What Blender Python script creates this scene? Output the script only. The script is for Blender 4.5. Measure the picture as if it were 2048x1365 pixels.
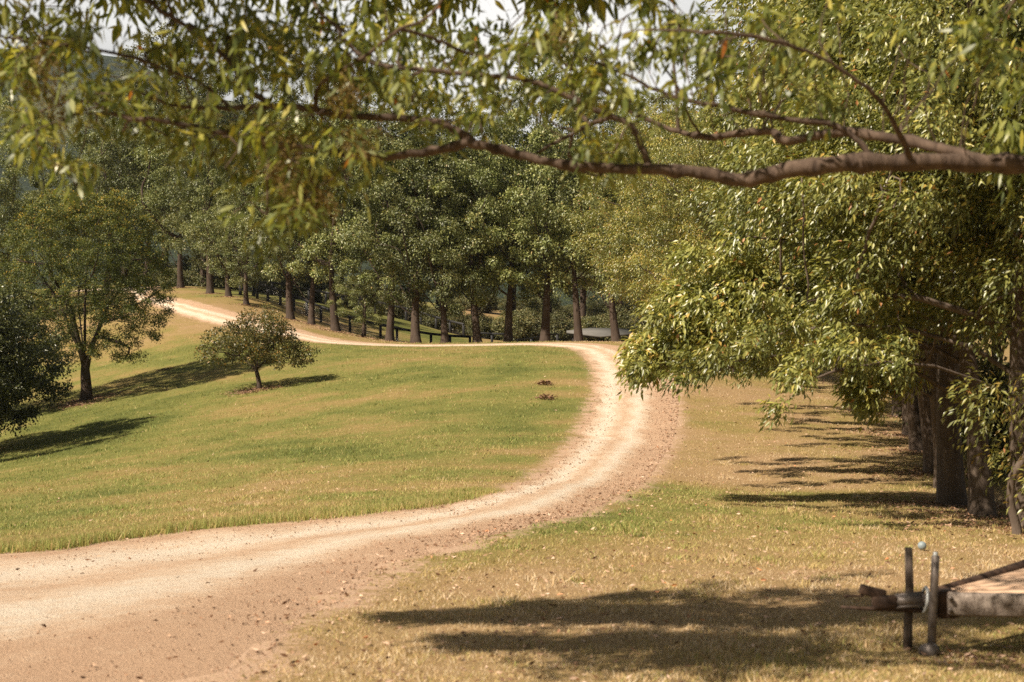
import bpy, math, random
import numpy as np
from mathutils import Vector
R = math.radians
SC = bpy.context.scene
for o in list(bpy.data.objects): bpy.data.objects.remove(o)

# ------------------------------------------------------------------ camera
CZ = 3.0                     # eye height in world units (the ground falls away in front)
FPX = 2844.0                 # focal length in pixels of the 2048 px wide photograph (50 mm)
YH = 640.0                   # image row of the horizon
cam = bpy.data.cameras.new('camera'); camo = bpy.data.objects.new('camera', cam)
SC.collection.objects.link(camo); SC.camera = camo
cam.sensor_width = 36.0; cam.lens = 50.0; cam.clip_start = 0.1; cam.clip_end = 20000
PITCH = math.atan((682.5 - YH) / FPX)
camo.location = (0, 0, CZ); camo.rotation_euler = (R(90) - PITCH, 0, 0)
cam.dof.use_dof = True; cam.dof.focus_distance = 62.0; cam.dof.aperture_fstop = 2.5

# ------------------------------------------------------------------ light
SUN_EL, SUN_FROM = 44.0, (-0.79, -0.61)      # the sun stands to the left and a little behind the camera
w = bpy.data.worlds.new('World'); SC.world = w; w.use_nodes = True
nt = w.node_tree; N = nt.nodes; L = nt.links
bg = N['Background']
sky = N.new('ShaderNodeTexSky'); sky.sky_type = 'NISHITA'; sky.sun_disc = False
sky.sun_elevation = R(SUN_EL); sky.sun_rotation = math.atan2(SUN_FROM[0], SUN_FROM[1])
sky.air_density = 1.0; sky.dust_density = 1.5; sky.altitude = 100
tc = N.new('ShaderNodeTexCoord'); mp = N.new('ShaderNodeMapping'); mp.inputs['Scale'].default_value = (1, 1, 2.6)
cn = N.new('ShaderNodeTexNoise'); cn.inputs['Scale'].default_value = 3.2; cn.inputs['Detail'].default_value = 7; cn.inputs['Roughness'].default_value = .55
cr = N.new('ShaderNodeValToRGB'); cr.color_ramp.elements[0].position = .36; cr.color_ramp.elements[1].position = .60
cr.color_ramp.elements[0].color = (.45, .45, .45, 1); cr.color_ramp.elements[1].color = (1, 1, 1, 1)
cl = N.new('ShaderNodeMix'); cl.data_type = 'RGBA'
L.new(tc.outputs['Generated'], mp.inputs[0]); L.new(mp.outputs[0], cn.inputs['Vector']); L.new(cn.outputs['Fac'], cr.inputs[0])
sx = N.new('ShaderNodeSeparateXYZ'); L.new(tc.outputs['Generated'], sx.inputs[0])
mr = N.new('ShaderNodeMapRange'); mr.inputs[1].default_value = -.1; mr.inputs[2].default_value = .75; L.new(sx.outputs[1], mr.inputs[0])
mm = N.new('ShaderNodeMath'); mm.operation = 'MULTIPLY'; L.new(cr.outputs[0], mm.inputs[0]); L.new(mr.outputs[0], mm.inputs[1])
mz = N.new('ShaderNodeMapRange'); mz.inputs[1].default_value = .25; mz.inputs[2].default_value = .6; mz.inputs[3].default_value = 1; mz.inputs[4].default_value = .12; L.new(sx.outputs[2], mz.inputs[0])
mq = N.new('ShaderNodeMath'); mq.operation = 'MULTIPLY'; L.new(mm.outputs[0], mq.inputs[0]); L.new(mz.outputs[0], mq.inputs[1])
L.new(mq.outputs[0], cl.inputs[0]); wm = N.new('ShaderNodeMix'); wm.data_type = 'RGBA'; wm.blend_type = 'MULTIPLY'; wm.inputs[0].default_value = 1; wm.inputs[7].default_value = (1, .86, .66, 1); L.new(sky.outputs[0], wm.inputs[6]); L.new(wm.outputs[2], cl.inputs[6]); cl.inputs[7].default_value = (20, 19.6, 18.8, 1)
L.new(cl.outputs[2], bg.inputs['Color']); bg.inputs['Strength'].default_value = 0.034
sun = bpy.data.lights.new('sun', 'SUN'); suno = bpy.data.objects.new('sun', sun); SC.collection.objects.link(suno)
sun.energy = 5.0; sun.angle = R(0.6); sun.color = (1.0, 0.885, 0.735)
_h = math.cos(R(SUN_EL)); _n = math.hypot(*SUN_FROM)
SUNV = Vector((SUN_FROM[0] / _n * _h, SUN_FROM[1] / _n * _h, math.sin(R(SUN_EL))))
suno.rotation_euler = SUNV.to_track_quat('Z', 'Y').to_euler(); suno.location = SUNV * 60
vs = SC.view_settings; vs.view_transform = 'Standard'; vs.look = 'None'; vs.gamma = 1; vs.exposure = 0.72
SC.render.engine = 'CYCLES'
cy = SC.cycles; cy.max_bounces = 7; cy.diffuse_bounces = 2; cy.glossy_bounces = 2; cy.transmission_bounces = 4
cy.transparent_max_bounces = 4; cy.volume_bounces = 0; cy.use_denoising = False; cy.caustics_reflective = False; cy.caustics_refractive = False
cy.sample_clamp_indirect = 4.0

# ------------------------------------------------------------------ helpers
def px(u, v, D):
    """world point seen at photo pixel (u, v) at depth D along the ground axis"""
    cx, cyy = (u - 1024) / FPX, (682.5 - v) / FPX
    c, s = math.cos(PITCH), math.sin(PITCH)
    y = c + cyy * s; z = -s + cyy * c
    k = D / y
    return np.array([cx * k, D, CZ + z * k])

def tag(o, label=None, cat=None, group=None, kind=None):
    if label: o['label'] = label
    if cat: o['category'] = cat
    if group: o['group'] = group
    if kind: o['kind'] = kind
    return o

def empty(name, loc, rz=0):
    o = bpy.data.objects.new(name, None); SC.collection.objects.link(o)
    o.location = loc; o.rotation_euler = (0, 0, rz); o.empty_display_size = .2
    return o

def mesh_from(name, V, F, mat, attrs=None, smooth=False):
    """V (n,3); F list of arrays (m,k); attrs: dict of point floats"""
    V = np.asarray(V, np.float32)
    if not isinstance(F, list): F = [F]
    F = [np.asarray(f, np.int32) for f in F if len(f)]
    me = bpy.data.meshes.new(name)
    me.vertices.add(len(V)); me.vertices.foreach_set('co', V.ravel())
    tot = sum(f.size for f in F); nf = sum(len(f) for f in F)
    me.loops.add(tot); me.loops.foreach_set('vertex_index', np.concatenate([f.ravel() for f in F]))
    me.polygons.add(nf)
    starts, k = [], 0
    for f in F:
        starts.append(k + np.arange(len(f)) * f.shape[1]); k += f.size
    me.polygons.foreach_set('loop_start', np.concatenate(starts).astype(np.int32))
    if smooth: me.polygons.foreach_set('use_smooth', np.ones(nf, bool))
    for a, vals in (attrs or {}).items():
        at = me.attributes.new(a, 'FLOAT', 'POINT'); at.data.foreach_set('value', np.asarray(vals, np.float32))
    me.update(calc_edges=True); me.validate()
    if mat: me.materials.append(mat)
    return me

def obj(name, me, parent=None, loc=None):
    o = bpy.data.objects.new(name, me); SC.collection.objects.link(o)
    if parent: o.parent = parent
    if loc is not None: o.location = loc
    return o

class MB:
    """collects boxes, tubes and polygons for one mesh"""
    def __init__(s): s.V = []; s.F = {3: [], 4: []}; s.n = 0
    def add(s, V, F):
        V = np.asarray(V, float); s.V.append(V)
        for f in F:
            if len(f) in (3, 4): s.F[len(f)].append([i + s.n for i in f])
            else:
                for k in range(1, len(f) - 1): s.F[3].append([f[0] + s.n, f[k] + s.n, f[k + 1] + s.n])
        s.n += len(V)
    def tube(s, pts, rad, k=8, cap=True, squash=1.0):
        pts = np.asarray(pts, float); n = len(pts); rad = np.broadcast_to(rad, (n,)) if np.ndim(rad) < 2 else rad
        T = np.gradient(pts, axis=0); T /= np.linalg.norm(T, axis=1)[:, None] + 1e-9
        up = np.array([0, 0, 1.]) if abs(T[0][2]) < .9 else np.array([1., 0, 0])
        A = np.cross(T[0], up); A /= np.linalg.norm(A); V = []
        a = np.arange(k) * 2 * math.pi / k
        for i in range(n):
            A = A - T[i] * A.dot(T[i]); A /= np.linalg.norm(A) + 1e-9; B = np.cross(T[i], A)
            V.append(pts[i] + rad[i] * (np.cos(a)[:, None] * A + squash * np.sin(a)[:, None] * B))
        V = np.concatenate(V); F = []
        for i in range(n - 1):
            for j in range(k):
                j2 = (j + 1) % k; F.append((i * k + j, i * k + j2, (i + 1) * k + j2, (i + 1) * k + j))
        if cap: F.append(tuple(range(k))[::-1]); F.append(tuple((n - 1) * k + j for j in range(k)))
        s.add(V, F); return s
    def beam(s, p, q, w_, h_, bev=.012, seg=1, jit=0):
        """bevelled rectangular bar from p to q"""
        p = np.array(p, float); q = np.array(q, float); T = q - p; Ln = np.linalg.norm(T); T /= Ln
        up = np.array([0, 0, 1.]) if abs(T[2]) < .9 else np.array([0, 1., 0])
        A = np.cross(T, up); A /= np.linalg.norm(A); B = np.cross(A, T)
        bev = min(bev, w_ * .3, h_ * .3); a, b = w_ / 2, h_ / 2
        prof = [(-a + bev, -b), (a - bev, -b), (a, -b + bev), (a, b - bev), (a - bev, b), (-a + bev, b), (-a, b - bev), (-a, -b + bev)]
        V = []
        rows = [0] + list(np.linspace(bev, Ln - bev, seg + 1)) + [Ln]
        for ri, t in enumerate(rows):
            sc = 1 if 0 < ri < len(rows) - 1 else .9
            off = (np.random.rand(3) - .5) * jit
            for (x, y) in prof: V.append(p + T * t + A * x * sc + B * y * sc + off)
        F = []
        for i in range(len(rows) - 1):
            for j in range(8):
                j2 = (j + 1) % 8; F.append((i * 8 + j, i * 8 + j2, (i + 1) * 8 + j2, (i + 1) * 8 + j))
        F.append(tuple(range(8))[::-1]); F.append(tuple((len(rows) - 1) * 8 + j for j in range(8)))
        s.add(V, F); return s
    def mesh(s, name, mat, smooth=False):
        return mesh_from(name, np.concatenate(s.V), [np.array(s.F[k]) for k in (3, 4) if s.F[k]], mat, smooth=smooth)
    def build(s, name, mat, parent=None, smooth=False): return obj(name, s.mesh(name, mat, smooth), parent)

# ------------------------------------------------------------------ materials
def new_mat(name):
    m = bpy.data.materials.new(name); m.use_nodes = True
    return m, m.node_tree.nodes, m.node_tree.links, m.node_tree.nodes['Principled BSDF']
def noise(N, L, scale, detail=4, rough=.55, vec=None, stretch=None):
    n = N.new('ShaderNodeTexNoise'); n.inputs['Scale'].default_value = scale; n.inputs['Detail'].default_value = detail; n.inputs['Roughness'].default_value = rough
    if vec is not None:
        if stretch:
            mp = N.new('ShaderNodeMapping'); mp.inputs['Scale'].default_value = stretch; L.new(vec, mp.inputs[0]); vec = mp.outputs[0]
        L.new(vec, n.inputs['Vector'])
    return n.outputs['Fac']
def ramp(N, L, fac, stops):
    r = N.new('ShaderNodeValToRGB'); e = r.color_ramp.elements
    while len(e) < len(stops): e.new(.5)
    for i, (p, c) in enumerate(stops):
        e[i].position = p; e[i].color = (*c, 1) if len(c) == 3 else c
    L.new(fac, r.inputs[0]); return r.outputs[0]
def mixc(N, L, fac, a, b, mode='MIX'):
    m = N.new('ShaderNodeMix'); m.data_type = 'RGBA'; m.blend_type = mode
    for s, x in ((0, fac), (6, a), (7, b)):
        if hasattr(x, 'is_linked') or hasattr(x, 'links'): L.new(x, m.inputs[s])
        else: m.inputs[s].default_value = x if s == 0 else ((*x, 1) if len(x) == 3 else x)
    return m.outputs[2]
def mth(N, L, op, a, b=None, clamp=False):
    m = N.new('ShaderNodeMath'); m.operation = op; m.use_clamp = clamp
    for s, x in ((0, a), (1, b)):
        if x is None: continue
        if hasattr(x, 'links'): L.new(x, m.inputs[s])
        else: m.inputs[s].default_value = x
    return m.outputs[0]
def attr(N, name):
    a = N.new('ShaderNodeAttribute'); a.attribute_name = name; return a.outputs['Fac']
def objvec(N): return N.new('ShaderNodeTexCoord').outputs['Object']
def geopos(N): return N.new('ShaderNodeNewGeometry').outputs['Position']
def bump(N, L, P, h, strength=.5, dist=.02):
    b = N.new('ShaderNodeBump'); b.inputs['Strength'].default_value = strength; b.inputs['Distance'].default_value = dist
    L.new(h, b.inputs['Height']); L.new(b.outputs[0], P.inputs['Normal'])

def leaf_mat(name, stops, trans=.35, rough=.42, spec=.5, vary=.25, tcol=1.3):
    m, N, L, P = new_mat(name)
    c = ramp(N, L, attr(N, 'tint'), stops)
    oi = N.new('ShaderNodeObjectInfo')
    n1 = noise(N, L, .35, 2, vec=geopos(N))
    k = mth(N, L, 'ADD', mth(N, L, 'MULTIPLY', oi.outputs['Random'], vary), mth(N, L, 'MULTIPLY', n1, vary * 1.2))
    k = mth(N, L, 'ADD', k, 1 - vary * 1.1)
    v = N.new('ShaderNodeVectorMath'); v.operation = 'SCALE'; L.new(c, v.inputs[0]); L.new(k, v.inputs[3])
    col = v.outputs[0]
    L.new(col, P.inputs['Base Color']); P.inputs['Roughness'].default_value = rough; P.inputs['Specular IOR Level'].default_value = spec
    tr = N.new('ShaderNodeBsdfTranslucent')
    tcn = N.new('ShaderNodeVectorMath'); tcn.operation = 'MULTIPLY'; L.new(col, tcn.inputs[0]); tcn.inputs[1].default_value = (tcol, tcol * 1.05, tcol * .55)
    L.new(tcn.outputs[0], tr.inputs['Color'])
    mx = N.new('ShaderNodeMixShader'); mx.inputs[0].default_value = trans
    L.new(P.outputs[0], mx.inputs[1]); L.new(tr.outputs[0], mx.inputs[2]); L.new(mx.outputs[0], N['Material Output'].inputs['Surface'])
    return m

def bark_mat(name, a, b, scale=3.0, rough=.9, bd=.03):
    m, N, L, P = new_mat(name)
    v = objvec(N)
    n = noise(N, L, scale, 6, .65, v, (2.2, 2.2, .5)); n2 = noise(N, L, scale * .3, 3, .5, v)
    c = ramp(N, L, n, [(.3, a), (.7, b)])
    c = mixc(N, L, mth(N, L, 'MULTIPLY', n2, .7), c, tuple(x * .55 for x in a))
    L.new(c, P.inputs['Base Color']); P.inputs['Roughness'].default_value = rough; P.inputs['Specular IOR Level'].default_value = .2
    bump(N, L, P, n, .9, bd); return m

def simple_mat(name, a, b, scale=4, rough=.6, metal=0, bd=.004, bs=.4, stretch=None):
    m, N, L, P = new_mat(name)
    n = noise(N, L, scale, 6, .6, objvec(N), stretch)
    L.new(ramp(N, L, n, [(.32, a), (.68, b)]), P.inputs['Base Color']); P.inputs['Roughness'].default_value = rough; P.inputs['Metallic'].default_value = metal
    bump(N, L, P, n, bs, bd); return m

M = {}
M['leaf_far'] = leaf_mat('gum_foliage_far', [(0, (.07, .085, .028)), (.45, (.155, .18, .058)), (.85, (.37, .37, .15)), (1, (.38, .28, .11))], .20, .42, .5, .55)
M['leaf_back'] = leaf_mat('gum_foliage_back', [(0, (.055, .062, .022)), (.5, (.115, .12, .045)), (.9, (.21, .195, .08)), (1, (.24, .18, .07))], .22, .5, .4, .5)  # darkened leaf colour stands in for shade in the gaps between front crowns
M['leaf_near'] = leaf_mat('gum_foliage_near', [(0, (.075, .095, .026)), (.45, (.165, .18, .05)), (.8, (.33, .32, .085)), (.95, (.44, .37, .08)), (1, (.45, .21, .08))], .24, .36, .8, .35)
M['leaf_front'] = leaf_mat('gum_foliage_overhead', [(0, (.055, .075, .02)), (.45, (.135, .16, .04)), (.85, (.34, .34, .09)), (.97, (.48, .42, .08)), (1, (.48, .17, .04))], .38, .36, .6)
M['leaf_dome'] = leaf_mat('fine_foliage', [(0, (.055, .068, .022)), (.5, (.12, .14, .04)), (.85, (.25, .25, .055)), (1, (.46, .28, .04))], .28, .5, .35)
M['leaf_dark'] = leaf_mat('dark_foliage', [(0, (.045, .055, .02)), (.6, (.085, .095, .032)), (1, (.15, .15, .05))], .15, .35, .5)
M['leaf_lemon'] = leaf_mat('citrus_foliage', [(0, (.07, .075, .028)), (.5, (.13, .13, .045)), (.85, (.22, .18, .065)), (1, (.38, .22, .06))], .25, .36, .45)
M['seed'] = leaf_mat('seed_cluster_brown', [(0, (.10, .065, .022)), (1, (.22, .15, .05))], .2, .7, .2)
M['bark_dark'] = bark_mat('rough_dark_bark', (.055, .038, .028), (.13, .095, .072))
M['bark_right'] = bark_mat('rough_grey_bark', (.09, .065, .05), (.22, .17, .13), 4)
M['bark_front'] = bark_mat('smooth_red_bark', (.06, .04, .03), (.235, .165, .12), 7, .9, .03)
M['bark_pale'] = bark_mat('pale_bark', (.10, .08, .062), (.21, .175, .14), 5)
M['black_wood'] = simple_mat('black_painted_timber', (.008, .008, .009), (.022, .02, .02), 5, .6)
M['white_paint'] = simple_mat('white_painted_timber', (.62, .6, .56), (.78, .76, .72), 3, .5)
M['galv'] = simple_mat('galvanised_steel', (.5, .52, .52), (.65, .66, .65), 8, .35, .3)
M['roof'] = simple_mat('grey_steel_roof', (.12, .115, .10), (.17, .16, .145), 1.2, .85)
M['post_old'] = simple_mat('dark_weathered_post', (.05, .037, .03), (.16, .12, .095), 11, .9, 0, .006, .8, (6, 6, .7))
M['wood_old'] = simple_mat('weathered_grey_timber', (.13, .095, .075), (.34, .28, .23), 9, .85, 0, .006, .8, (6, .7, 6))
M['rust'] = simple_mat('rusted_steel', (.035, .02, .014), (.12, .07, .045), 14, .85, .2, .004, .7)
M['steel'] = simple_mat('dull_grey_steel', (.10, .08, .07), (.24, .2, .175), 12, .5, .4, .003, .5)
M['plank'] = simple_mat('sunbleached_orange_boards', (.46, .28, .17), (.68, .48, .33), 5, .85, 0, .006, .6, (.8, 8, 1))
M['tyre'] = simple_mat('black_rubber', (.015, .015, .015), (.03, .03, .03), 20, .8)
M['ball'] = simple_mat('pale_blue_rubber', (.19, .235, .25), (.28, .33, .34), 18, .5)
M['wire'] = simple_mat('thin_fence_wire', (.35, .33, .3), (.5, .48, .44), 20, .4, .6)

# ------------------------------------------------------------------ terrain
CP = [ # photo pixel, photo row, distance
 (0,1365,9.7),(1024,1365,9.5),(2048,1365,9.4),(1860,1310,10.7),(300,1250,12),(1024,1200,13.8),(1900,1200,13.6),
 (0,1108,20),(600,1080,19.5),(1000,1062,19.5),(1500,1100,18),(2040,1085,20),
 (0,1050,27),(0,1000,36),(0,930,53),(60,890,60),(175,800,76),(515,778,70),
 (300,1000,31),(600,1000,27),(1000,982,26),(1150,1030,22.5),(400,900,47),(600,900,43),(1000,900,38),(1240,900,39.5),(1240,850,47),(1260,800,55),(1265,760,62),(1230,720,72),(1180,700,79),(1060,688.5,87),
 (800,800,58),(800,750,68),(800,700,84),(800,690,90),(350,820,66),(680,757,71),(640,700,84),(640,682,92),
 (400,700,88),(400,750,79),(200,720,92),(300,650,99),(440,638,100),(335,605,110),(285,592,118),(120,640,112),
 (360,573,126),(430,588,116),(495,610,108),(580,638,104),(672,663,101),(778,683,99),(832,688,98),(955,688,98),(1088,688,98),(1233,686,96),(1315,688,92),
 (1500,706,86),(1400,722,76),(1400,800,56),(1400,900,41),(1600,900,40),(1450,970,31.5),(1600,1000,27.5),(1915,1010,27),(2035,1055,22.5),(1870,945,33.5),(1825,872,46),(1650,765,70),(1600,820,53),
 (515,600,112),(614,636,112),(700,666,112),(794,686,112),(862,700,112),(480,590,120),(545,592,135),(685,616,135),(812,641,135),(927,674,135),(750,645,122),
 (1009,684,125),(1000,683.5,160),(1150,686,160),(1180,684,125),(1000,662,260),(1300,680,160),(700,600,220),(500,570,180),(2000,800,90)]
CPW = [(0,0,CZ-1.7),(-10,0,CZ-1.9),(10,0,CZ-1.9),(0,-25,CZ-1.5),(-25,-10,CZ-2.3),(25,-10,CZ-2.3),(-20,18,CZ-3.9),(20,20,CZ-4.3),(30,45,CZ-5.5),
 (-45,60,CZ-8.5),(-60,110,CZ-3),(40,80,CZ-4.5),(40,120,CZ-4),(-90,150,CZ-2),(80,60,CZ-8),(-90,40,CZ-12),(90,150,CZ-5),(60,260,CZ-5),(-70,240,CZ-1)]
P0 = np.array([px(*c) for c in CP] + [np.array(c, float) for c in CPW])
def _phi(d2): return .5 * d2 * np.log(d2 + 1e-9)
def _fit(P, lam=2.0):
    n = len(P); d2 = ((P[:, None, :2] - P[None, :, :2]) ** 2).sum(-1)
    A = np.zeros((n + 3, n + 3)); A[:n, :n] = _phi(d2) + lam * np.eye(n)
    Q = np.c_[np.ones(n), P[:, :2]]; A[:n, n:] = Q; A[n:, :n] = Q.T
    return np.linalg.solve(A, np.r_[P[:, 2], 0, 0, 0])
WT = _fit(P0)
def sstep(a, b, x):
    t = np.clip((x - a) / (b - a), 0, 1); return t * t * (3 - 2 * t)
def HT(X, Y):
    """ground height at world x, y"""
    X = np.atleast_1d(np.asarray(X, float)); Y = np.atleast_1d(np.asarray(Y, float)); sh = X.shape
    x, y = X.ravel(), Y.ravel(); out = np.empty(len(x))
    xc, yc = np.clip(x, -95, 95), np.clip(y, -25, 265)
    for i in range(0, len(x), 20000):
        s = slice(i, i + 20000)
        d2 = (xc[s, None] - P0[None, :, 0]) ** 2 + (yc[s, None] - P0[None, :, 1]) ** 2
        out[s] = _phi(d2) @ WT[:len(P0)] + WT[-3] + WT[-2] * xc[s] + WT[-1] * yc[s]
    amp = sstep(2, 14, y) * (1 - .75 * sstep(75, 90, y))
    out += amp * (.025 * np.sin(x * 1.3 + np.sin(y * .7) * 1.5) * np.cos(y * .9 + x * .2) + .012 * np.sin(x * 3.1 + y * 1.7) * np.sin(y * 2.7 - x))
    far = sstep(0, 700, np.hypot(x - xc, y - yc))
    out = out * (1 - far) + far * (CZ - 6 + 5 * np.sin(x / 210) * np.cos(y / 260))
    return out.reshape(sh)
def gz(x, y): return float(HT(x, y)[0])
def gp(u, D, dz=0):
    x = (u - 1024) / FPX * D * 1.0001; return np.array([x, D, gz(x, D) + dz])
def hit(u, v):
    """photo pixel -> point where the sight line first meets the ground"""
    D = np.arange(6, 140, .1); d = px(u, v, 1.0) - np.array([0, 0, CZ])
    zz = CZ + d[2] * D; h = HT(d[0] * D, D); k = np.argmax(zz <= h)
    return np.array([d[0] * D[k], D[k], h[k]])

# ------------------------------------------------------------------ road outline
PAIRS = [(('w',-22,16.5),('w',-9,2.0)),(('w',-13.5,18.2),('w',-5.6,4.8)),((0,1108),('w',-3.3,7.2)),((200,1085),(450,1365)),((400,1060),(620,1240)),((600,1042),(770,1150)),((800,1020),(930,1088)),
 ((900,1006),(1050,1056)),((1000,982),(1170,1026)),((1080,945),(1260,985)),((1130,905),(1312,935)),((1160,860),(1345,880)),((1182,810),(1356,825)),((1190,765),(1352,775)),((1182,728),(1322,735)),
 (('d',1150,79.0),('d',1262,79.5)),(('d',1100,83.0),('d',1195,86.0)),(('d',1040,85.0),('d',1090,89.5)),(('d',950,86.3),('d',960,90.5)),(('d',800,87.5),('d',800,91.5)),(('d',700,88.5),('d',705,93.2)),
 (('d',640,90),('d',655,95.5)),((560,672),(580,655)),((470,655),(510,638)),((400,641),(440,618)),((340,622),(385,604)),((300,607),(335,596)),((268,598),(295,590)),(('w',-34,124),('w',-31.5,127)),(('w',-42,132),('w',-39,136))]
def _rp(p):
    if p[0] == 'w': return np.array([p[1], p[2]])
    if p[0] == 'd': return np.array([(p[1] - 1024) / FPX * p[2], p[2]])
    return hit(*p)[:2]
EI = np.array([_rp(a) for a, b in PAIRS]); EO = np.array([_rp(b) for a, b in PAIRS])
def catmull(P, n):
    P = np.vstack([2 * P[0] - P[1], P, 2 * P[-1] - P[-2]]); out = []
    for i in range(1, len(P) - 2):
        t = np.linspace(0, 1, n, endpoint=False)[:, None]
        p0, p1, p2, p3 = P[i - 1:i + 3]
        out.append(.5 * (2 * p1 + (p2 - p0) * t + (2 * p0 - 5 * p1 + 4 * p2 - p3) * t ** 2 + (3 * p1 - p0 - 3 * p2 + p3) * t ** 3))
    out.append(P[-2][None]); return np.vstack(out)
CI, CO = catmull(EI, 16), catmull(EO, 16)
# even the width out beyond the bend so the track keeps its real breadth
POLY = np.vstack([CI, CO[::-1]])
def in_road(x, y):
    ins = np.zeros(len(x), bool); n = len(POLY)
    for i in range(n):
        x1, y1 = POLY[i]; x2, y2 = POLY[(i + 1) % n]
        if y1 == y2: continue
        c = ((y1 > y) != (y2 > y)) & (x < (x2 - x1) * (y - y1) / (y2 - y1) + x1); ins ^= c
    return ins
def road_dist(x, y):
    d = np.full(len(x), 1e9)
    for P in (CI, CO):
        for i in range(0, len(P) - 1, 2):
            a = P[i]; b = P[min(i + 2, len(P) - 1)]; ab = b - a
            t = np.clip(((x - a[0]) * ab[0] + (y - a[1]) * ab[1]) / (ab @ ab + 1e-9), 0, 1)
            d = np.minimum(d, (x - a[0] - t * ab[0]) ** 2 + (y - a[1] - t * ab[1]) ** 2)
    return np.sqrt(d)
rng = np.random.default_rng(7)
def vnoise(x, y, s, seed=0):
    """cheap smooth noise 0..1"""
    x = np.asarray(x) / s; y = np.asarray(y) / s; xi = np.floor(x).astype(np.int64); yi = np.floor(y).astype(np.int64)
    fx, fy = x - xi, y - yi; fx = fx * fx * (3 - 2 * fx); fy = fy * fy * (3 - 2 * fy)
    def hsh(a, b):
        h = (a * 374761393 + b * 668265263 + seed * 1442695) & 0x7fffffff
        h = ((h ^ (h >> 13)) * 1274126177) & 0x7fffffff; return ((h ^ (h >> 16)) & 0xffff) / 65535
    return (hsh(xi, yi) * (1 - fx) + hsh(xi + 1, yi) * fx) * (1 - fy) + (hsh(xi, yi + 1) * (1 - fx) + hsh(xi + 1, yi + 1) * fx) * fy
# dryness of the turf: dry and brown right of the track and in the foreground, greener on the left lawn
def dryness(x, y):
    right = np.interp(y, [0, 14, 18, 22, 40, 60, 80, 90, 140], [-4, -2.5, -.5, 1.5, 4.0, 4.5, 5, 3, -8])
    r = sstep(-1.5, 2.0, x - right)
    near = 1 - sstep(14.5, 18.5, y)
    d = .33 + .37 * r + .12 * near * r
    d += .30 * np.exp(-((x - np.interp(y, [20, 30, 40, 60, 75], [-2, 1, 2, 3.5, 4])) / 3.0) ** 2) * sstep(22, 30, y) * (1 - sstep(60, 72, y)) * sstep(.35, .7, vnoise(x, y, 2.1, 6))
    d += (vnoise(x, y, 5.5, 1) - .5) * .50 + (vnoise(x, y, 1.7, 2) - .5) * .38 + (vnoise(x, y, .5, 3) - .5) * .14
    up = sstep(88, 96, y) * (1 - sstep(103, 112, y - .6 * np.clip(-x, 0, 40))); d += .30 * up
    return np.clip(d, 0, 1)

# ------------------------------------------------------------------ ground
def axis(lo, hi, d0, a, b, g=1.09):
    inner = list(np.arange(a, b + 1e-6, d0)); out = list(inner); s = d0; v = b
    while v < hi: s *= g; v += s; out.append(v)
    s = d0; v = a
    while v > lo: s *= g; v -= s; out.insert(0, v)
    return np.array(out)
gx = axis(-4200, 4200, .42, -44, 44); gy = axis(-300, 5200, .42, 4, 132)
GX, GY = np.meshgrid(gx, gy); GZ = HT(GX, GY)
nx, ny = len(gx), len(gy)
ii = np.arange(nx * ny).reshape(ny, nx)
F = np.stack([ii[:-1, :-1], ii[:-1, 1:], ii[1:, 1:], ii[1:, :-1]], -1).reshape(-1, 4)
fx, fy = GX.ravel(), GY.ravel()
near = (np.abs(fx) < 60) & (fy < 150) & (fy > -10)
rd = np.full(len(fx), 50.); rd[near] = road_dist(fx[near], fy[near])
ins = np.zeros(len(fx), bool); ins[near] = in_road(fx[near], fy[near]); 
GZ = GZ - (.14 * np.where(ins, sstep(.42, .75, rd), 0)).reshape(GZ.shape); rd[ins] = 0
GV = np.stack([fx, fy, GZ.ravel()], -1); 
def ground_material():
    m, N, L, P = new_mat('mown_turf')
    v = geopos(N); dry = attr(N, 'dry'); rdd = attr(N, 'road')
    n1 = noise(N, L, 1.1, 6, .65, v); n2 = noise(N, L, 14, 5, .7, v); n3 = noise(N, L, 60, 3, .7, v); n4 = noise(N, L, .16, 3, .5, v)
    k = mth(N, L, 'ADD', dry, mth(N, L, 'MULTIPLY', mth(N, L, 'SUBTRACT', n1, .5), .75))
    k = mth(N, L, 'ADD', k, mth(N, L, 'MULTIPLY', mth(N, L, 'SUBTRACT', n2, .5), .6))
    k = mth(N, L, 'ADD', k, mth(N, L, 'MULTIPLY', mth(N, L, 'SUBTRACT', n4, .5), .3), True)
    c = ramp(N, L, k, [(.05, (.12, .14, .035)), (.35, (.215, .21, .058)), (.62, (.33, .235, .09)), (.95, (.42, .27, .145))])
    c = mixc(N, L, mth(N, L, 'MULTIPLY', n3, .55), c, (.09, .08, .025))
    e = mth(N, L, 'ADD', rdd, mth(N, L, 'MULTIPLY', mth(N, L, 'SUBTRACT', n1, .5), 1.3))
    e = mth(N, L, 'ADD', e, mth(N, L, 'MULTIPLY', mth(N, L, 'SUBTRACT', n2, .5), 2.2))
    edge = ramp(N, L, e, [(.08, (1, 1, 1)), (.30, (0, 0, 0))])
    dirt = ramp(N, L, n2, [(.3, (.41, .265, .17)), (.7, (.58, .41, .29))])
    c = mixc(N, L, edge, c, dirt)
    L.new(c, P.inputs['Base Color']); P.inputs['Roughness'].default_value = .95; P.inputs['Specular IOR Level'].default_value = .1
    bump(N, L, P, mth(N, L, 'ADD', n2, n3), .55, .03); return m
M['ground'] = ground_material()
ground = obj('ground', mesh_from('ground', GV, F, M['ground'], {'dry': dryness(fx, fy), 'road': rd}, smooth=True)); tag(ground, kind='structure')

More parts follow.
